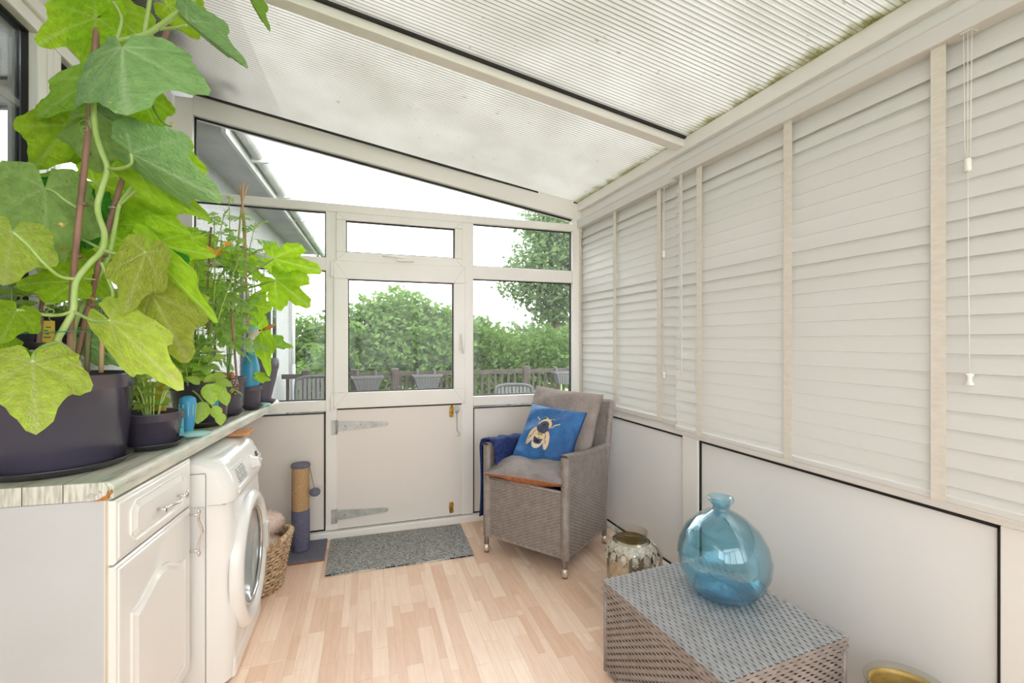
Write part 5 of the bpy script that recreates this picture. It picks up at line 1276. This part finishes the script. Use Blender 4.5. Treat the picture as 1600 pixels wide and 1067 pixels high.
# --- cucumber vine in the tub
vine = empty('cucumber_vine', (-.816, 1.718, ZT+.225), local=False); tag(vine, 'tall cucumber vine with big lobed leaves climbing two brown canes', 'plant')
for row in CUCUMBER_LEAVES: put_leaf(row, vine)
stem(STEM_MAIN, .0088, vine, r2=.0075); stem(STEM_SIDE, .0062, vine)
for P in (PETIOLE_0, PETIOLE_1, PETIOLE_2, PETIOLE_3, PETIOLE_4, PETIOLE_5, PETIOLE_6, PETIOLE_7, PETIOLE_8, PETIOLE_9, PETIOLE_10, PETIOLE_11, PETIOLE_12, PETIOLE_13, PETIOLE_14): stem(P, .0048, vine, 'petiole', r2=.0042)
cane(CANE_A, .0085, 'thick brown bamboo cane rising from the purple tub, nearest the camera', 'canes in the purple tub')
cane(CANE_B, .0078, 'long slanting brown bamboo cane crossing behind the cucumber vine', 'canes in the purple tub')
cane(CANE_C, .0065, 'short green-brown stake at the back of the purple tub', 'canes in the purple tub', 'green_stake')
cane(STICK_A, .006, 'pale wooden plant stick in the purple tub', 'canes in the purple tub', 'bamboo_pale')
cane(STICK_B, .0065, 'brown split cane standing on the worktop behind the purple tub', 'canes in the purple tub', 'bamboo')
def curl(c, r, parent):
    pts = [(c[0]+r*(1-k/40)*math.cos(k*.55), c[1]+.003*k/10, c[2]-.0012*k+r*(1-k/40)*math.sin(k*.55)) for k in range(36)]
    MB().tube(pts, .0011, 4).build('tendril', M['stem'], parent, smooth=True)
def blossom(c, r, parent, m='flower', d=(0, -.3, .8)):
    mb = MB(); d = Vector(d).normalized(); a = d.orthogonal().normalized(); b = d.cross(a); c = Vector(c)
    for k in range(5):
        t = 2*math.pi*k/5; e = a*math.cos(t)+b*math.sin(t); f = a*-math.sin(t)+b*math.cos(t)
        mb.add([c, c+(e*.45+f*.30)*r+d*r*.5, c+e*1.0*r+d*r*.75, c+(e*.45-f*.30)*r+d*r*.5, c+e*.5*r+d*r*.42], [(0, 1, 4), (1, 2, 4), (2, 3, 4), (3, 0, 4)])
    return mb.build('blossom', M[m], parent)
for c, r, m in FLOWERS: blossom(c, r, vine, m)
for c in TENDRILS: curl(c, .014, vine)
o = MB().lathe([(0, 0), (.008, .002), (.011, .012), (.011, .052), (.008, .060), (0, .062)], n=10).build('young_cucumber', M['cucumber'], vine, smooth=True); o.location = CUKE; o.rotation_euler = (0, R(5), 0)
MB().tube(smooth_path(GHERKIN), .004, 7, .003).build('fruit', M['stem_dark'], vine, smooth=True)
for tie in TIES: MB().tube([Vector(tie)+Vector((.014*math.cos(k*.8), .014*math.sin(k*.8), 0)) for k in range(9)], .0012, 4).build('plant_tie', M['cord'], vine, smooth=True)

# --- courgette plant in the far planter
cg = empty('courgette_plant', (-.490, 3.03, ZT+.22), local=False); tag(cg, 'courgette plant with jagged leaves and an orange flower in the far planter', 'plant')
for row in COURGETTE_LEAVES: put_leaf(row, cg)
for P in (SQUASH_A, SQUASH_B, SQUASH_C, SQUASH_D): stem(P, .0068, cg, r2=.005)
stem([(-.490, 3.03, ZT+.22), (-.50, 2.98, 1.30), tuple(SQUASH_D[1])], .009, cg)
for c, r, m in SQ_FLOWERS: blossom(c, r, cg, m, (0, -.5, .7))

# --- tomato plants: compound leaves on thin stems
def compound_leaf(seed, n=7):
    r_ = random.Random(seed); vs = []; fs = []; vein = []
    def leaflet(p, d, ln, w):
        p, d = Vector(p), Vector(d).normalized(); s = d.cross(Vector((0, 0, 1))).normalized(); i0 = len(vs)
        for (t, ww, dz) in ((0, 0, 0), (.25, .75, .01), (.55, 1, .0), (.8, .6, -.03), (1, 0, -.09)):
            for k in ((-1, 0, 1) if ww else (0,)):
                jag = 1+(.15 if int(t*10) % 2 else -.1)
                q = p+d*ln*t+s*k*w*ww*.5*jag+Vector((0, 0, dz*ln*3-(.12*w if k else 0))); vs.append(tuple(q)); vein.append(.6 if k == 0 else 0)
        a = i0; fs.extend([(a, a+1, a+2), (a, a+2, a+3)])
        for b in (a+1, a+4): fs.extend([(b, b+3, b+4, b+1), (b+1, b+4, b+5, b+2)])
        e = a+10; b = a+7; fs.extend([(b, e, b+1), (b+1, e, b+2)])
    leaflet((0, .72, -.10), (0, 1, -.35), .36, .24)
    for k in range(n//2):
        y = .20+.20*k; z = -.10*(y*y)*1.6
        for s in (-1, 1): leaflet((0, y+.03*s, z), (s*1.0, .55, -.30), .27+.05*r_.random(), .17)
    i0 = len(vs); pts = [(0, 0, 0), (0, .3, -.02), (0, .6, -.07), (0, .75, -.10)]
    for p in pts:
        for (dx, dz) in ((-.010, 0), (.010, 0), (0, .014)): vs.append((p[0]+dx, p[1], p[2]+dz)); vein.append(.4)
    for k in range(3):
        for c in range(3): fs.append((i0+3*k+c, i0+3*k+(c+1) % 3, i0+3*k+3+(c+1) % 3, i0+3*k+3+c))
    me = bpy.data.meshes.new('leaf'); me.from_pydata(vs, [], fs); me.materials.append(LM['t']); me.polygons.foreach_set('use_smooth', [True]*len(fs))
    at = me.attributes.new('vein', 'FLOAT', 'POINT'); at.data.foreach_set('value', vein); return me
GAPS = ((-.49, 2.80, 1.31, .13), (-.50, 2.80, 1.20, .11))          # the tomatoes are thin around the duck bottle
TL = [compound_leaf(1), compound_leaf(2), compound_leaf(3, 5)]
def tomato(base, tops, label, seed, size=(.12, .20), per=16, start=.12, group=None, clear=()):
    r_ = random.Random(seed); root = empty('tomato_plant', base, local=False); tag(root, label, 'plant', group)
    for tx in tops:
        p, q = Vector(base), Vector(tx); mid = p.lerp(q, .5)+Vector((r_.gauss(0, .02), r_.gauss(0, .02), 0))
        path = smooth_path([p, mid, q], 10); MB().tube(path, .0045, 6, .002).build('stem', M['stem'], root, smooth=True)
        for k in range(per):
            f = start+(1-start)*(k+.5)/per; c = path[min(len(path)-1, int(f*(len(path)-1)))]; az = k*2.4+r_.random(); s = r_.uniform(*size)*(1.1-.55*f)
            if any(math.hypot(c.x+(c.y-q_[1])*.30-q_[0], c.z-q_[2]) < q_[3] and c.y < q_[1]+.05 for q_ in clear): continue
            el = r_.uniform(-.45, .6); y = Vector((math.cos(az)*math.cos(el), math.sin(az)*math.cos(el), math.sin(el))); nv_ = Vector((r_.uniform(-.3, .5), r_.uniform(-1.3, -.1), 1)); z = (nv_-y*y.dot(nv_)).normalized(); x = y.cross(z)
            m = Matrix((x*s, y*s, z*s)).transposed().to_4x4(); m.translation = c; inst(TL[r_.randrange(3)], 'leaf', root, m)
    return root
tomato((-.62, 2.36, 1.09), TOM_A, 'bushy tomato plant with fine leaves in the wide charcoal pot', 21, clear=GAPS)
tomato((-.578, 2.63, 1.08), TOM_B, 'taller tomato plant by the three-cane wigwam', 22, start=.3, clear=GAPS)
tomato((-.535, 2.83, 1.05), TOM_C, 'small tomato plant behind the blue duck bottle', 23, size=(.10, .14), per=8, start=.5, clear=GAPS)
for i, (P, lb_) in enumerate(WIGWAM): cane(P, .0048, lb_, 'thin canes among the tomato plants', 'bamboo_pale' if i < 3 else 'bamboo')
# green wire hoops round the tomato plants
for c, rr_, lb_ in (((-.63, 2.36, 1.25), .13, 'green wire hoop around the tomato in the wide pot'), ((-.80, 1.72, 1.335), .16, 'green wire hoop circling the cucumber canes')):
    mb = MB(); mb.tube([(c[0]+rr_*math.cos(t*.2), c[1]+rr_*math.sin(t*.2), c[2]+.004*math.sin(t)) for t in range(33)], .0016, 5)
    for a in (.6, 3.7): mb.tube([(c[0]+rr_*math.cos(a), c[1]+rr_*math.sin(a), c[2]), (c[0]+rr_*math.cos(a)*.85, c[1]+rr_*math.sin(a)*.85, ZT+.16)], .0018, 5)
    o = mb.build('wire_hoop', M['green_wire'], None, smooth=True); tag(o, lb_, 'plant support')

# --- broad little leaves: basil and seedlings
def broad_leaf():
    vs = []; fs = []; vein = []
    for j in range(7):
        t = j/6; w = .42*math.sin(math.pi*min(1, t*.94+.04))**.8*(1.15-.35*t)
        for i in range(5):
            u = i/2-1; vs.append((u*w, t, .16*abs(u)**1.6*w*1.2-.28*t*t+.06*t)); vein.append(.9 if i == 2 else 0)
    for j in range(6):
        for i in range(4): a = j*5+i; fs.append((a, a+1, a+6, a+5))
    me = bpy.data.meshes.new('leaf'); me.from_pydata(vs, [], fs); me.materials.append(LM['s']); me.polygons.foreach_set('use_smooth', [True]*len(fs))
    at = me.attributes.new('vein', 'FLOAT', 'POINT'); at.data.foreach_set('value', vein); return me
BLF = broad_leaf()
def put_broad(c, y, s, parent, roll=0, me=None):
    y = Vector(y).normalized(); z = (Vector((.25, -.75, 1))-y*y.dot(Vector((.25, -.75, 1)))).normalized(); x = y.cross(z)
    m = Matrix((x*s, y*s, z*s)).transposed().to_4x4(); m.translation = c; return inst(me or BLF, 'leaf', parent, m)
def herb(base, h, spread, label, seed, stems=6, size=(.035, .055), name='basil_plant', pairs=4):
    r_ = random.Random(seed); root = empty(name, base, local=False); tag(root, label, 'plant')
    for s in range(stems):
        a = 2*math.pi*s/stems+r_.random(); hh = h*r_.uniform(.65, 1.05); q = Vector(base)+Vector((math.cos(a)*spread*r_.uniform(.4, 1), math.sin(a)*spread*r_.uniform(.4, 1), hh))
        b0 = Vector(base)+Vector((math.cos(a)*.015, math.sin(a)*.015, 0)); path = smooth_path([b0, b0.lerp(q, .5)+Vector((0, 0, .02)), q], 6); MB().tube(path, .0024, 5).build('stem', M['stem'], root, smooth=True)
        for k in range(pairs):
            c = path[int((.35+.65*k/(pairs-1))*(len(path)-1))]
            for sd in (0, math.pi):
                az = a+k*1.57+sd+r_.gauss(0, .3); el = r_.uniform(-.2, .5)+(.4 if k == pairs-1 else 0)
                put_broad(c, (math.cos(az)*math.cos(el), math.sin(az)*math.cos(el), math.sin(el)), r_.uniform(*size)*(1.15-.12*k), root)
    return root
bs = herb((-.640, 2.27, 1.10), .17, .12, 'bright green basil spilling out of the wide charcoal pot', 31, stems=11, size=(.045, .068))
stem(BASIL_TRAIL, .0032, bs, 'trailing_stem')
for c, y, s in BASIL_LEAVES: put_broad(c, y, s, bs)
herb((-.655, 1.925, 1.03), .18, .085, 'parsley-like seedlings crowded in the small charcoal pot', 33, stems=15, size=(.020, .034), name='seedling_plant', pairs=3)
herb((-.74, 2.08, ZT+.10), .17, .08, 'leafy young pepper plant between the tub and the basil', 35, stems=6, size=(.035, .055), name='pepper_plant', pairs=4)
p7 = plant_pot('plant_pot', (-.760, 2.10), .070, .055, .125, M['pot'], 'hidden charcoal pot of the young pepper plant behind the seedlings', .022, saucer=None)

# --- labels, ornaments and feeders
def tagplate(name, c, w, h, rz, m, label, ink=True, lean=0):
    r = empty(name, c, rz); r.rotation_euler = (lean, 0, rz); tag(r, label, 'plant label')
    bx('plate', m, r, -w/2, w/2, -.001, .001, 0, h, .0005)
    if ink:
        for k in range(4): bx('ink_mark', M['label_ink'], r, -w*.25+.004*(k % 2), w*.22-.003*(k % 3), -.0016, -.001, h*(.28+.14*k), h*(.34+.14*k))
    return r
tagplate('plant_label', (-.672, 1.975, 1.06), .095, .105, R(-12), M['yellow_label'], 'broad yellow seed packet label standing in the small seedling pot', False, R(-10))
tagplate('plant_label', (-.582, 1.975, .965), .016, .10, R(35), M['blue_label'], 'pale blue plant label on the side of the small pot')
tagplate('plant_label', (-.520, 2.60, 1.015), .020, .075, R(50), M['blue_label'], 'turquoise plant label on the tall grey pot', False)
tagplate('plant_label', (-.545, 2.27, 1.02), .026, .08, R(35), M['blue_plastic'], 'blue plant label behind the trailing basil', False)
def bottle_feeder(c, rz, label):
    r = empty('plant_feeder', c, rz); tag(r, label, 'plant feeder')
    MB().lathe([(.010, 0), (.014, .01), (.022, .05), (.028, .13), (.026, .15), (.012, .16)], n=20).build('ribbed_body', M['blue_plastic'], r, smooth=True)
    for k in range(10):
        a = 2*math.pi*k/10; MB().tube([(.0135*math.cos(a), .0135*math.sin(a), .012), (.0285*math.cos(a), .0285*math.sin(a), .13)], .0022, 5).build('rib', M['teal_plastic'], r, smooth=True)
bottle_feeder((-.590, 2.075, ZT), 0, 'ribbed blue plastic tumbler beside the small pot')
o = MB().sphere((0, 0, 0), 1, 20, 10, (.062, .030, .0135)).build('plastic_scoop', M['teal_plastic'], None, smooth=True); o.location = (-.572, 2.06, ZT+.0135); o.rotation_euler = (0, 0, R(18)); tag(o, 'pale teal plastic scoop lying on the worktop edge', 'scoop')
o = MB().sphere((0, 0, 0), 1, 20, 10, (.040, .028, .012)).build('plastic_disc', M['teal_plastic'], None, smooth=True); o.location = (-.462, 2.90, ZT+.012); tag(o, 'small pale teal plastic disc near the far end of the worktop', 'disc')
def duck(c, rz, label, s=1.0, tilt=0):
    r = empty('duck_bottle', c, rz); r.scale = (s, s, s); tag(r, label, 'watering bottle', 'duck-headed watering bottles')
    MB().lathe([(.030, 0), (.038, .012), (.041, .05), (.038, .095), (.028, .135), (.020, .155), (.018, .162)], n=28).build('bottle_body', M['blue_plastic'], r, smooth=True)
    MB().lathe([(0, -.055), (.008, -.05), (.012, .0), (.02, .004)], n=14).build('soil_spike', M['teal_plastic'], r, smooth=True)
    MB().lathe([(.018, .160), (.020, .168), (.022, .190), (.020, .20)], n=20).build('bottle_neck', M['teal_plastic'], r, smooth=True)
    MB().tube(smooth_path([(0, 0, .19), (.004, 0, .215), (.014, 0, .238), (.028, 0, .250)]), .021, 14, .019).build('duck_neck', M['duck_white'], r, smooth=True)
    MB().sphere((.030, 0, .252), .027, 18, 12, (1.2, .9, .95)).build('duck_head', M['duck_white'], r, smooth=True)
    MB().lathe([(.028, -.004), (.030, .0), (.026, .016), (.012, .026), (0, .028)], n=20).xf(lambda x, y, z: (.012+x*.95-z*.7, y, .262+z*.75+x*.35)).build('duck_cap', M['teal_plastic'], r, smooth=True)
    MB().lathe([(.014, 0), (.0135, .02), (.012, .045), (.007, .056), (0, .058)], n=14).xf(lambda x, y, z: (.054+z*.86-x*.35, y*1.1, .262+z*.5+x*.55)).build('duck_beak', M['duck_beak'], r, smooth=True)
    for sy in (-1, 1): MB().sphere((.046, sy*.021, .262), .004, 8, 6).build('duck_eye', M['gasket'], r, smooth=True)
duck((-.508, 2.80, ZT+.126), R(-8), 'blue duck-headed watering bottle on the little grey pot, beak to the right', 1.16)
duck((-.690, 2.315, ZT+.205), R(-12), 'blue duck-headed watering bottle half hidden by leaves behind the basil', .98)
sn = empty('snail_ornament', (-.528, 2.440, 1.092), R(-10)); sn.scale = (1.15, 1.15, 1.15); tag(sn, 'terracotta snail ornament with a dotted shell hooked over the basil pot rim', 'ornament')
MB().tube(smooth_path([(-.075, .0, .040), (-.055, 0, .056), (-.02, 0, .054), (.008, 0, .040)]), .013, 10, .010).build('snail_body', M['terracotta'], sn, smooth=True)
MB().sphere((.016, -.005, .008), .03, 18, 12, (.62, .6, 1.25)).build('snail_shell', M['speckle'], sn, smooth=True)
MB().lathe([(.010, 0), (.008, .02), (.0, .028)], (.010, -.004, .042), 12).build('shell_tip', M['terracotta'], sn, smooth=True)

# ------------------------------------------------------------------ SHELF ON THE LEFT WALL with small pots
sh = bx('wall_shelf', M['shelf'], None, XL+.002, -.885, 1.15, 2.66, 1.245, 1.285, .004); tag(sh, 'narrow bleached-wood shelf along the left wall, behind the purple tub', 'shelf')
for i, (y, m, lbl) in enumerate(((1.60, 'pot_pale', 'pale green plastic pot, first on the wall shelf'), (1.80, 'pot', 'charcoal pot with a yellow tag on the wall shelf, left of the canes'), (2.06, 'pot', 'charcoal pot on the wall shelf seen between the two canes'), (2.40, 'pot_grey', 'grey pot at the far end of the wall shelf'))):
    q = plant_pot('plant_pot', (-.967, y), .070, .052, .115, M[m], lbl, .022, z0=1.285, group='small pots on the wall shelf', saucer=.078, slabel='black saucer on the wall shelf, under the '+('pale green pot', 'pot left of the canes', 'pot between the canes', 'far grey pot')[i], sgroup='saucers on the wall shelf')
    herb((-.967, y, 1.375), .10, .06, 'young seedling in the '+('pale green shelf pot', 'charcoal shelf pot left of the canes', 'charcoal shelf pot between the canes', 'far grey shelf pot'[0:])[i], 50+i, stems=4, size=(.03, .045), name='seedling_plant', pairs=3)
tagplate('plant_label', (-.895, 1.835, 1.300), .034, .075, R(35), M['yellow_label'], 'yellow plant label with green lettering marks, left of the thick cane')
tagplate('plant_label', (-.893, 2.09, 1.300), .05, .080, R(35), M['yellow_label'], 'yellow plant label right of the slanting cane')

# ------------------------------------------------------------------ OUTSIDE
o = bx('deck', M['deckwood'], None, -9, 14, YE+.13, 6.75, -.42, -.30); o['kind'] = 'structure'
o = bx('ground', M['grass'], None, -40, 50, -20, 60, -1.1, -1.0); o['kind'] = 'structure'
# the house wing to the left, its eaves and gutter
hs = empty('house_wing', (-1.1, 5.4, -.42), local=False); tag(hs, 'white roughcast house wing with grey eaves, gutter and window, outside on the left', 'house')
def house_pt(s, out, z): return (-1.085+.0643*s+out, 3.40+s-.0643*out, z)
def hbox(name, m, s0, s1, o0, o1, z0, z1, parent=hs):
    vs = [house_pt(s, o_, z) for z in (z0, z1) for o_ in (o0, o1) for s in (s0, s1)]
    return MB().add(vs, [(0, 1, 3, 2), (4, 6, 7, 5), (0, 4, 5, 1), (2, 3, 7, 6), (0, 2, 6, 4), (1, 5, 7, 3)]).build(name, m, parent)
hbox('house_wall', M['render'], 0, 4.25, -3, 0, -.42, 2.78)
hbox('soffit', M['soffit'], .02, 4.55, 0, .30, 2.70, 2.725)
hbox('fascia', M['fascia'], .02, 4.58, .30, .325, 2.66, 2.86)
MB().tube([house_pt(.1, .37, 2.76), house_pt(4.62, .37, 2.72)], .045, 12).build('gutter', M['fascia'], hs, smooth=True)
for s in (.6, 1.5, 2.4, 3.3, 4.2): hbox('gutter_bracket', M['downpipe'], s, s+.03, .32, .45, 2.70, 2.76)
hbox('house_roof', M['soffit'], .02, 4.58, -3, .33, 2.86, 3.6)
MB().tube([house_pt(3.92, .05, 2.68), house_pt(3.92, .05, .98)], .030, 10).build('downpipe', M['downpipe'], hs, smooth=True)
MB().tube([house_pt(3.92, .05, .98), house_pt(3.92, .05, -.3)], .034, 10).build('downpipe_shoe', M['soffit'], hs, smooth=True)
hw_ = hbox('window_frame', M['darkframe'], 1.55, 2.95, -.02, .03, .85, 2.15)
hbox('pane', M['glass_house'], 1.62, 2.88, .03, .036, .92, 2.08, hw_)
for s in (1.85, 2.25, 2.65): hbox('glazing_bar', M['downpipe'], s-.02, s+.02, .032, .042, .92, 2.08, hw_)
# eaves of the main house hang over the lean-to roof
ev = empty('main_eaves', (-.9, 1.5, 3.1), local=False); tag(ev, 'dark eaves of the main house seen through the plastic roof', 'eaves')
bx('gutter_board', M['blueboard'], ev, XL+.01, -.74, 2.09, 2.72, 2.865, 3.0); bx('brick_corbel', M['brick'], ev, XL+.01, -.80, 2.72, 3.02, 2.865, 3.1)
bx('lead_flashing', M['soffit'], ev, XL+.01, -.70, 3.02, 3.28, 2.885, 2.95)
bx('pipe_bracket', M['darkframe'], ev, -.66, -.62, 2.98, 3.06, 2.82, 2.95)

# deck fence
fn2 = empty('deck_fence', (1.2, 6.6, -.30), local=False); tag(fn2, 'brown wooden deck fence with posts, balusters and a sunburst panel', 'fence')
FZ = .88; FY = 6.6
for x in (-.55, .06, .60, 1.55, 2.58, 4.2): MB().box(x-.05, x+.05, FY-.05, FY+.05, -.30, FZ+.05).build('post', M['fencewood'], fn2, bevel=.01)
for x0, x1 in ((-.84, .01), (.11, .55), (.65, 1.50), (1.60, 2.53), (2.63, 4.6)):
    for z in (FZ-.03, .02): bx('rail', M['fencewood'], fn2, x0, x1, FY-.02, FY+.02, z-.03, z+.03)
bal = MB().box(-.018, .018, -.012, .012, -.0, .85).mesh('baluster', M['fencewood'])
for x0, x1 in ((-.83, -.60), (-.5, 0), (1.60, 2.52), (2.64, 4.6)):
    k = x0+.06
    while k < x1-.03: inst(bal, 'baluster', fn2, Matrix.Translation((k, FY, .0))); k += .105
for k in range(11):
    a = math.pi*(k+.0)/10; r0, r1 = .10, .62
    c = (.33, FY, .22)
    if abs(math.cos(a))*r1 > .22: r1 = .22/abs(math.cos(a))
    MB().bar((c[0]+r0*math.cos(a), FY, c[2]+r0*math.sin(a)), (c[0]+r1*math.cos(a), FY, c[2]+max(.02, r1*math.sin(a))), .024, .05, (0, 1, 0)).build('sunburst_slat', M['fencewood'], fn2)
for k in range(11): inst(bal, 'baluster', fn2, Matrix.Translation((.68+k*.082, FY, .0)))
for x, lbl in ((.22, 'grey trough planter hooked on the sunburst panel of the deck fence'), (1.03, 'grey trough planter hooked on the fence behind the middle door pane'), (3.20, 'grey trough planter hooked on the fence behind the right-hand lower pane')):
    r = empty('trough_planter', (x, FY-.11, .64)); tag(r, lbl, 'planter', 'trough planters on the deck fence')
    def loft(levels):
        vs = []; fs = []
        for hx_, hy_, z in levels: vs += [(-hx_, -hy_, z), (hx_, -hy_, z), (hx_, hy_, z), (-hx_, hy_, z)]
        for k in range(len(levels)-1): fs += [(4*k+i, 4*k+(i+1) % 4, 4*k+4+(i+1) % 4, 4*k+4+i) for i in range(4)]
        return MB().add(vs, [(3, 2, 1, 0)]+fs+[tuple(range(4*len(levels)-4, 4*len(levels)))])
    tr_ = loft([(.135, .06, 0), (.19, .085, .165), (.205, .095, .168), (.21, .10, .20)]).build('trough', M['planter'], r, bevel=.004)
    for q in range(9):
        f = (q-4)/4; MB().bar((f*.125, -.064, .01), (f*.178, -.087, .16), .010, .006, (0, 1, 0)).build('woven_rib', M['rattan'], tr_)
    bx('compost', M['gap'], tr_, -.19, .19, -.08, .08, .195, .203)
    for k in (-1, 1): bx('hook', M['planter'], r, k*.12-.012, k*.12+.012, .05, .15, .19, .27)
# garden chairs and table
def garden_chair(loc, rz, label):
    r = empty('garden_chair', loc, rz); tag(r, label, 'chair', 'grey garden chairs on the deck')
    bx('seat', M['rattan'], r, -.26, .26, -.26, .24, .40, .44, .01)
    br_ = MB().tube(smooth_path([(-.24, .22, .44), (-.25, .30, .92), (-.20, .325, 1.01), (0, .33, 1.03), (.20, .325, 1.01), (.25, .30, .92), (.24, .22, .44)]), .022, 8).build('backrest_frame', M['rattan'], r, smooth=True)
    for k in range(9): MB().bar((-.20+.05*k, .235, .46), (-.20+.05*k, .318, 1.005), .034, .010, (0, 1, 0)).build('slat', M['planter'], br_)
    for x in (-.25, .25):
        for y in (-.24, .24): MB().tube([(x, y, 0), (x, y, .64)], .02, 8).build('leg', M['rattan'], r, smooth=True)
        bx('arm', M['rattan'], r, x-.03, x+.03, -.27, .28, .62, .66, .012)
garden_chair((2.02, 5.45, -.30), R(-10), 'grey rattan garden chair outside the right-hand lower pane')
garden_chair((-.36, 5.95, -.16), R(4), 'grey garden chair outside beside the white house wing')
gt = empty('garden_table', (1.95, 4.85, -.30)); tag(gt, 'grey garden table on the deck outside the right-hand lower pane', 'table')
bx('table_top', M['rattan'], gt, -.42, .42, -.35, .35, .96, .985, .01)
for x in (-.36, .36):
    for y in (-.3, .3): MB().tube([(x, y, 0), (x, y, .96)], .022, 8).build('leg', M['rattan'], gt, smooth=True)

# trees: each a trunk and a crown of small leaves
def tree(name, base, blobs, n, size, lm, label, seed, trunk_h, tr=.10, group='trees beyond the deck', flat_=.75):
    r_ = random.Random(seed); root = empty(name, base); tag(root, label, 'tree', group)
    vs = []; fs = []; tot = sum(b[3]**2 for b in blobs)
    for bx0, by0, bz0, br in blobs:
        for _ in range(int(n*br*br/tot)):
            d = Vector((r_.gauss(0, 1), r_.gauss(0, 1), r_.gauss(0, 1))).normalized(); q = br*(r_.random()**.42)*(1+.12*math.sin(d.x*7+d.z*9+seed)+.10*math.sin(d.y*11+d.z*5))
            c = Vector((bx0, by0, bz0))+Vector((d.x*q, d.y*q, d.z*q*flat_)); s = size*r_.uniform(.6, 1.3)
            a = Vector((r_.gauss(0, 1), r_.gauss(0, 1), r_.gauss(0, .7))).normalized(); b = a.cross(Vector((r_.gauss(0, 1), r_.gauss(0, 1), r_.gauss(0, 1)))).normalized()
            i = len(vs); vs += [c-a*s, c+b*s*.5+Vector((0, 0, .1*s)), c+a*s, c-b*s*.5+Vector((0, 0, .1*s))]; fs += [(i, i+1, i+2, i+3)]
    MB().add(vs, fs).build('crown', LM[lm], root, kind='stuff')
    MB().tube([(0, 0, 0), (.05, 0, trunk_h*.5), (.0, 0, trunk_h)], tr, 8, tr*.4).build('trunk', M['bark'], root, smooth=True)
    for k in range(5):
        b = blobs[k % len(blobs)]; MB().tube([(0, 0, trunk_h*.75), ((b[0])*.5, b[1]*.5, (trunk_h*.75+b[2])*.5+.1), (b[0], b[1], b[2])], tr*.35, 6, tr*.08).build('branch', M['bark'], root, smooth=True)
    return root
tree('bushy_tree', (.75, 9.3, -1), [(0, 0, 2.15, 1.05), (-.75, .1, 1.75, .85), (.75, 0, 2.1, .9), (.25, .2, 2.9, .70), (-.35, 0, 2.7, .62), (.95, .1, 2.65, .6), (-1.2, 0, 1.3, .7), (1.3, .1, 1.4, .8)], 26000, .062, 'tree', 'round bushy green tree filling the door pane beyond the fence', 1, 1.1, .05)
tree('bushy_tree', (3.1, 9.8, -1), [(0, 0, 1.9, 1.0), (-.7, 0, 2.3, .72), (.7, .2, 1.6, .9), (-.3, .1, 1.2, .8), (1.3, 0, 2.0, .9)], 17000, .062, 'tree', 'bushy green tree seen low in the right-hand pane', 2, 1.0, .05)
tree('tall_tree', (5.35, 11.5, -1), [(-.1, 0, 4.6, 1.15), (-.7, 0, 3.9, .95), (.5, .2, 5.2, 1.1), (.2, 0, 3.6, 1.0), (-.35, 0, 5.5, .75), (1.4, 0, 4.4, 1.2), (2.2, 0, 4.0, 1.2), (1.6, 0, 5.4, 1.1), (-.2, 0, 3.1, .55)], 20000, .075, 'tree2', 'tall grey-green tree rising behind the right-hand panes', 3, 4.2, .18)
tree('hedge_tree', (-1.6, 12.5, -1), [(0, 0, 1.8, 1.3), (1.0, 0, 2.2, 1.1), (-.6, 0, 3.0, .9), (1.9, .2, 1.7, 1.1)], 13000, .08, 'tree', 'bushy tree seen past the corner of the white house wing', 4, 1.1, .06)
tree('hedge_tree', (1.6, 14.5, -1), [(-1.9, 0, 1.7, 1.3), (0, 0, 2.0, 1.4), (1.8, 0, 2.2, 1.4), (3.5, 0, 1.8, 1.4), (5.2, 0, 2.1, 1.4)], 12000, .13, 'tree2', 'pale hedge of trees farthest back behind the door pane', 5, 1.0, .06)
tree('hedge_tree', (8.2, 11.5, -1), [(0, 0, 1.8, 1.5), (-1.3, 0, 1.6, 1.2), (1.5, 0, 2.2, 1.4)], 7000, .11, 'tree', 'dark bushy tree at the right edge of the garden', 6, 1.0, .06)
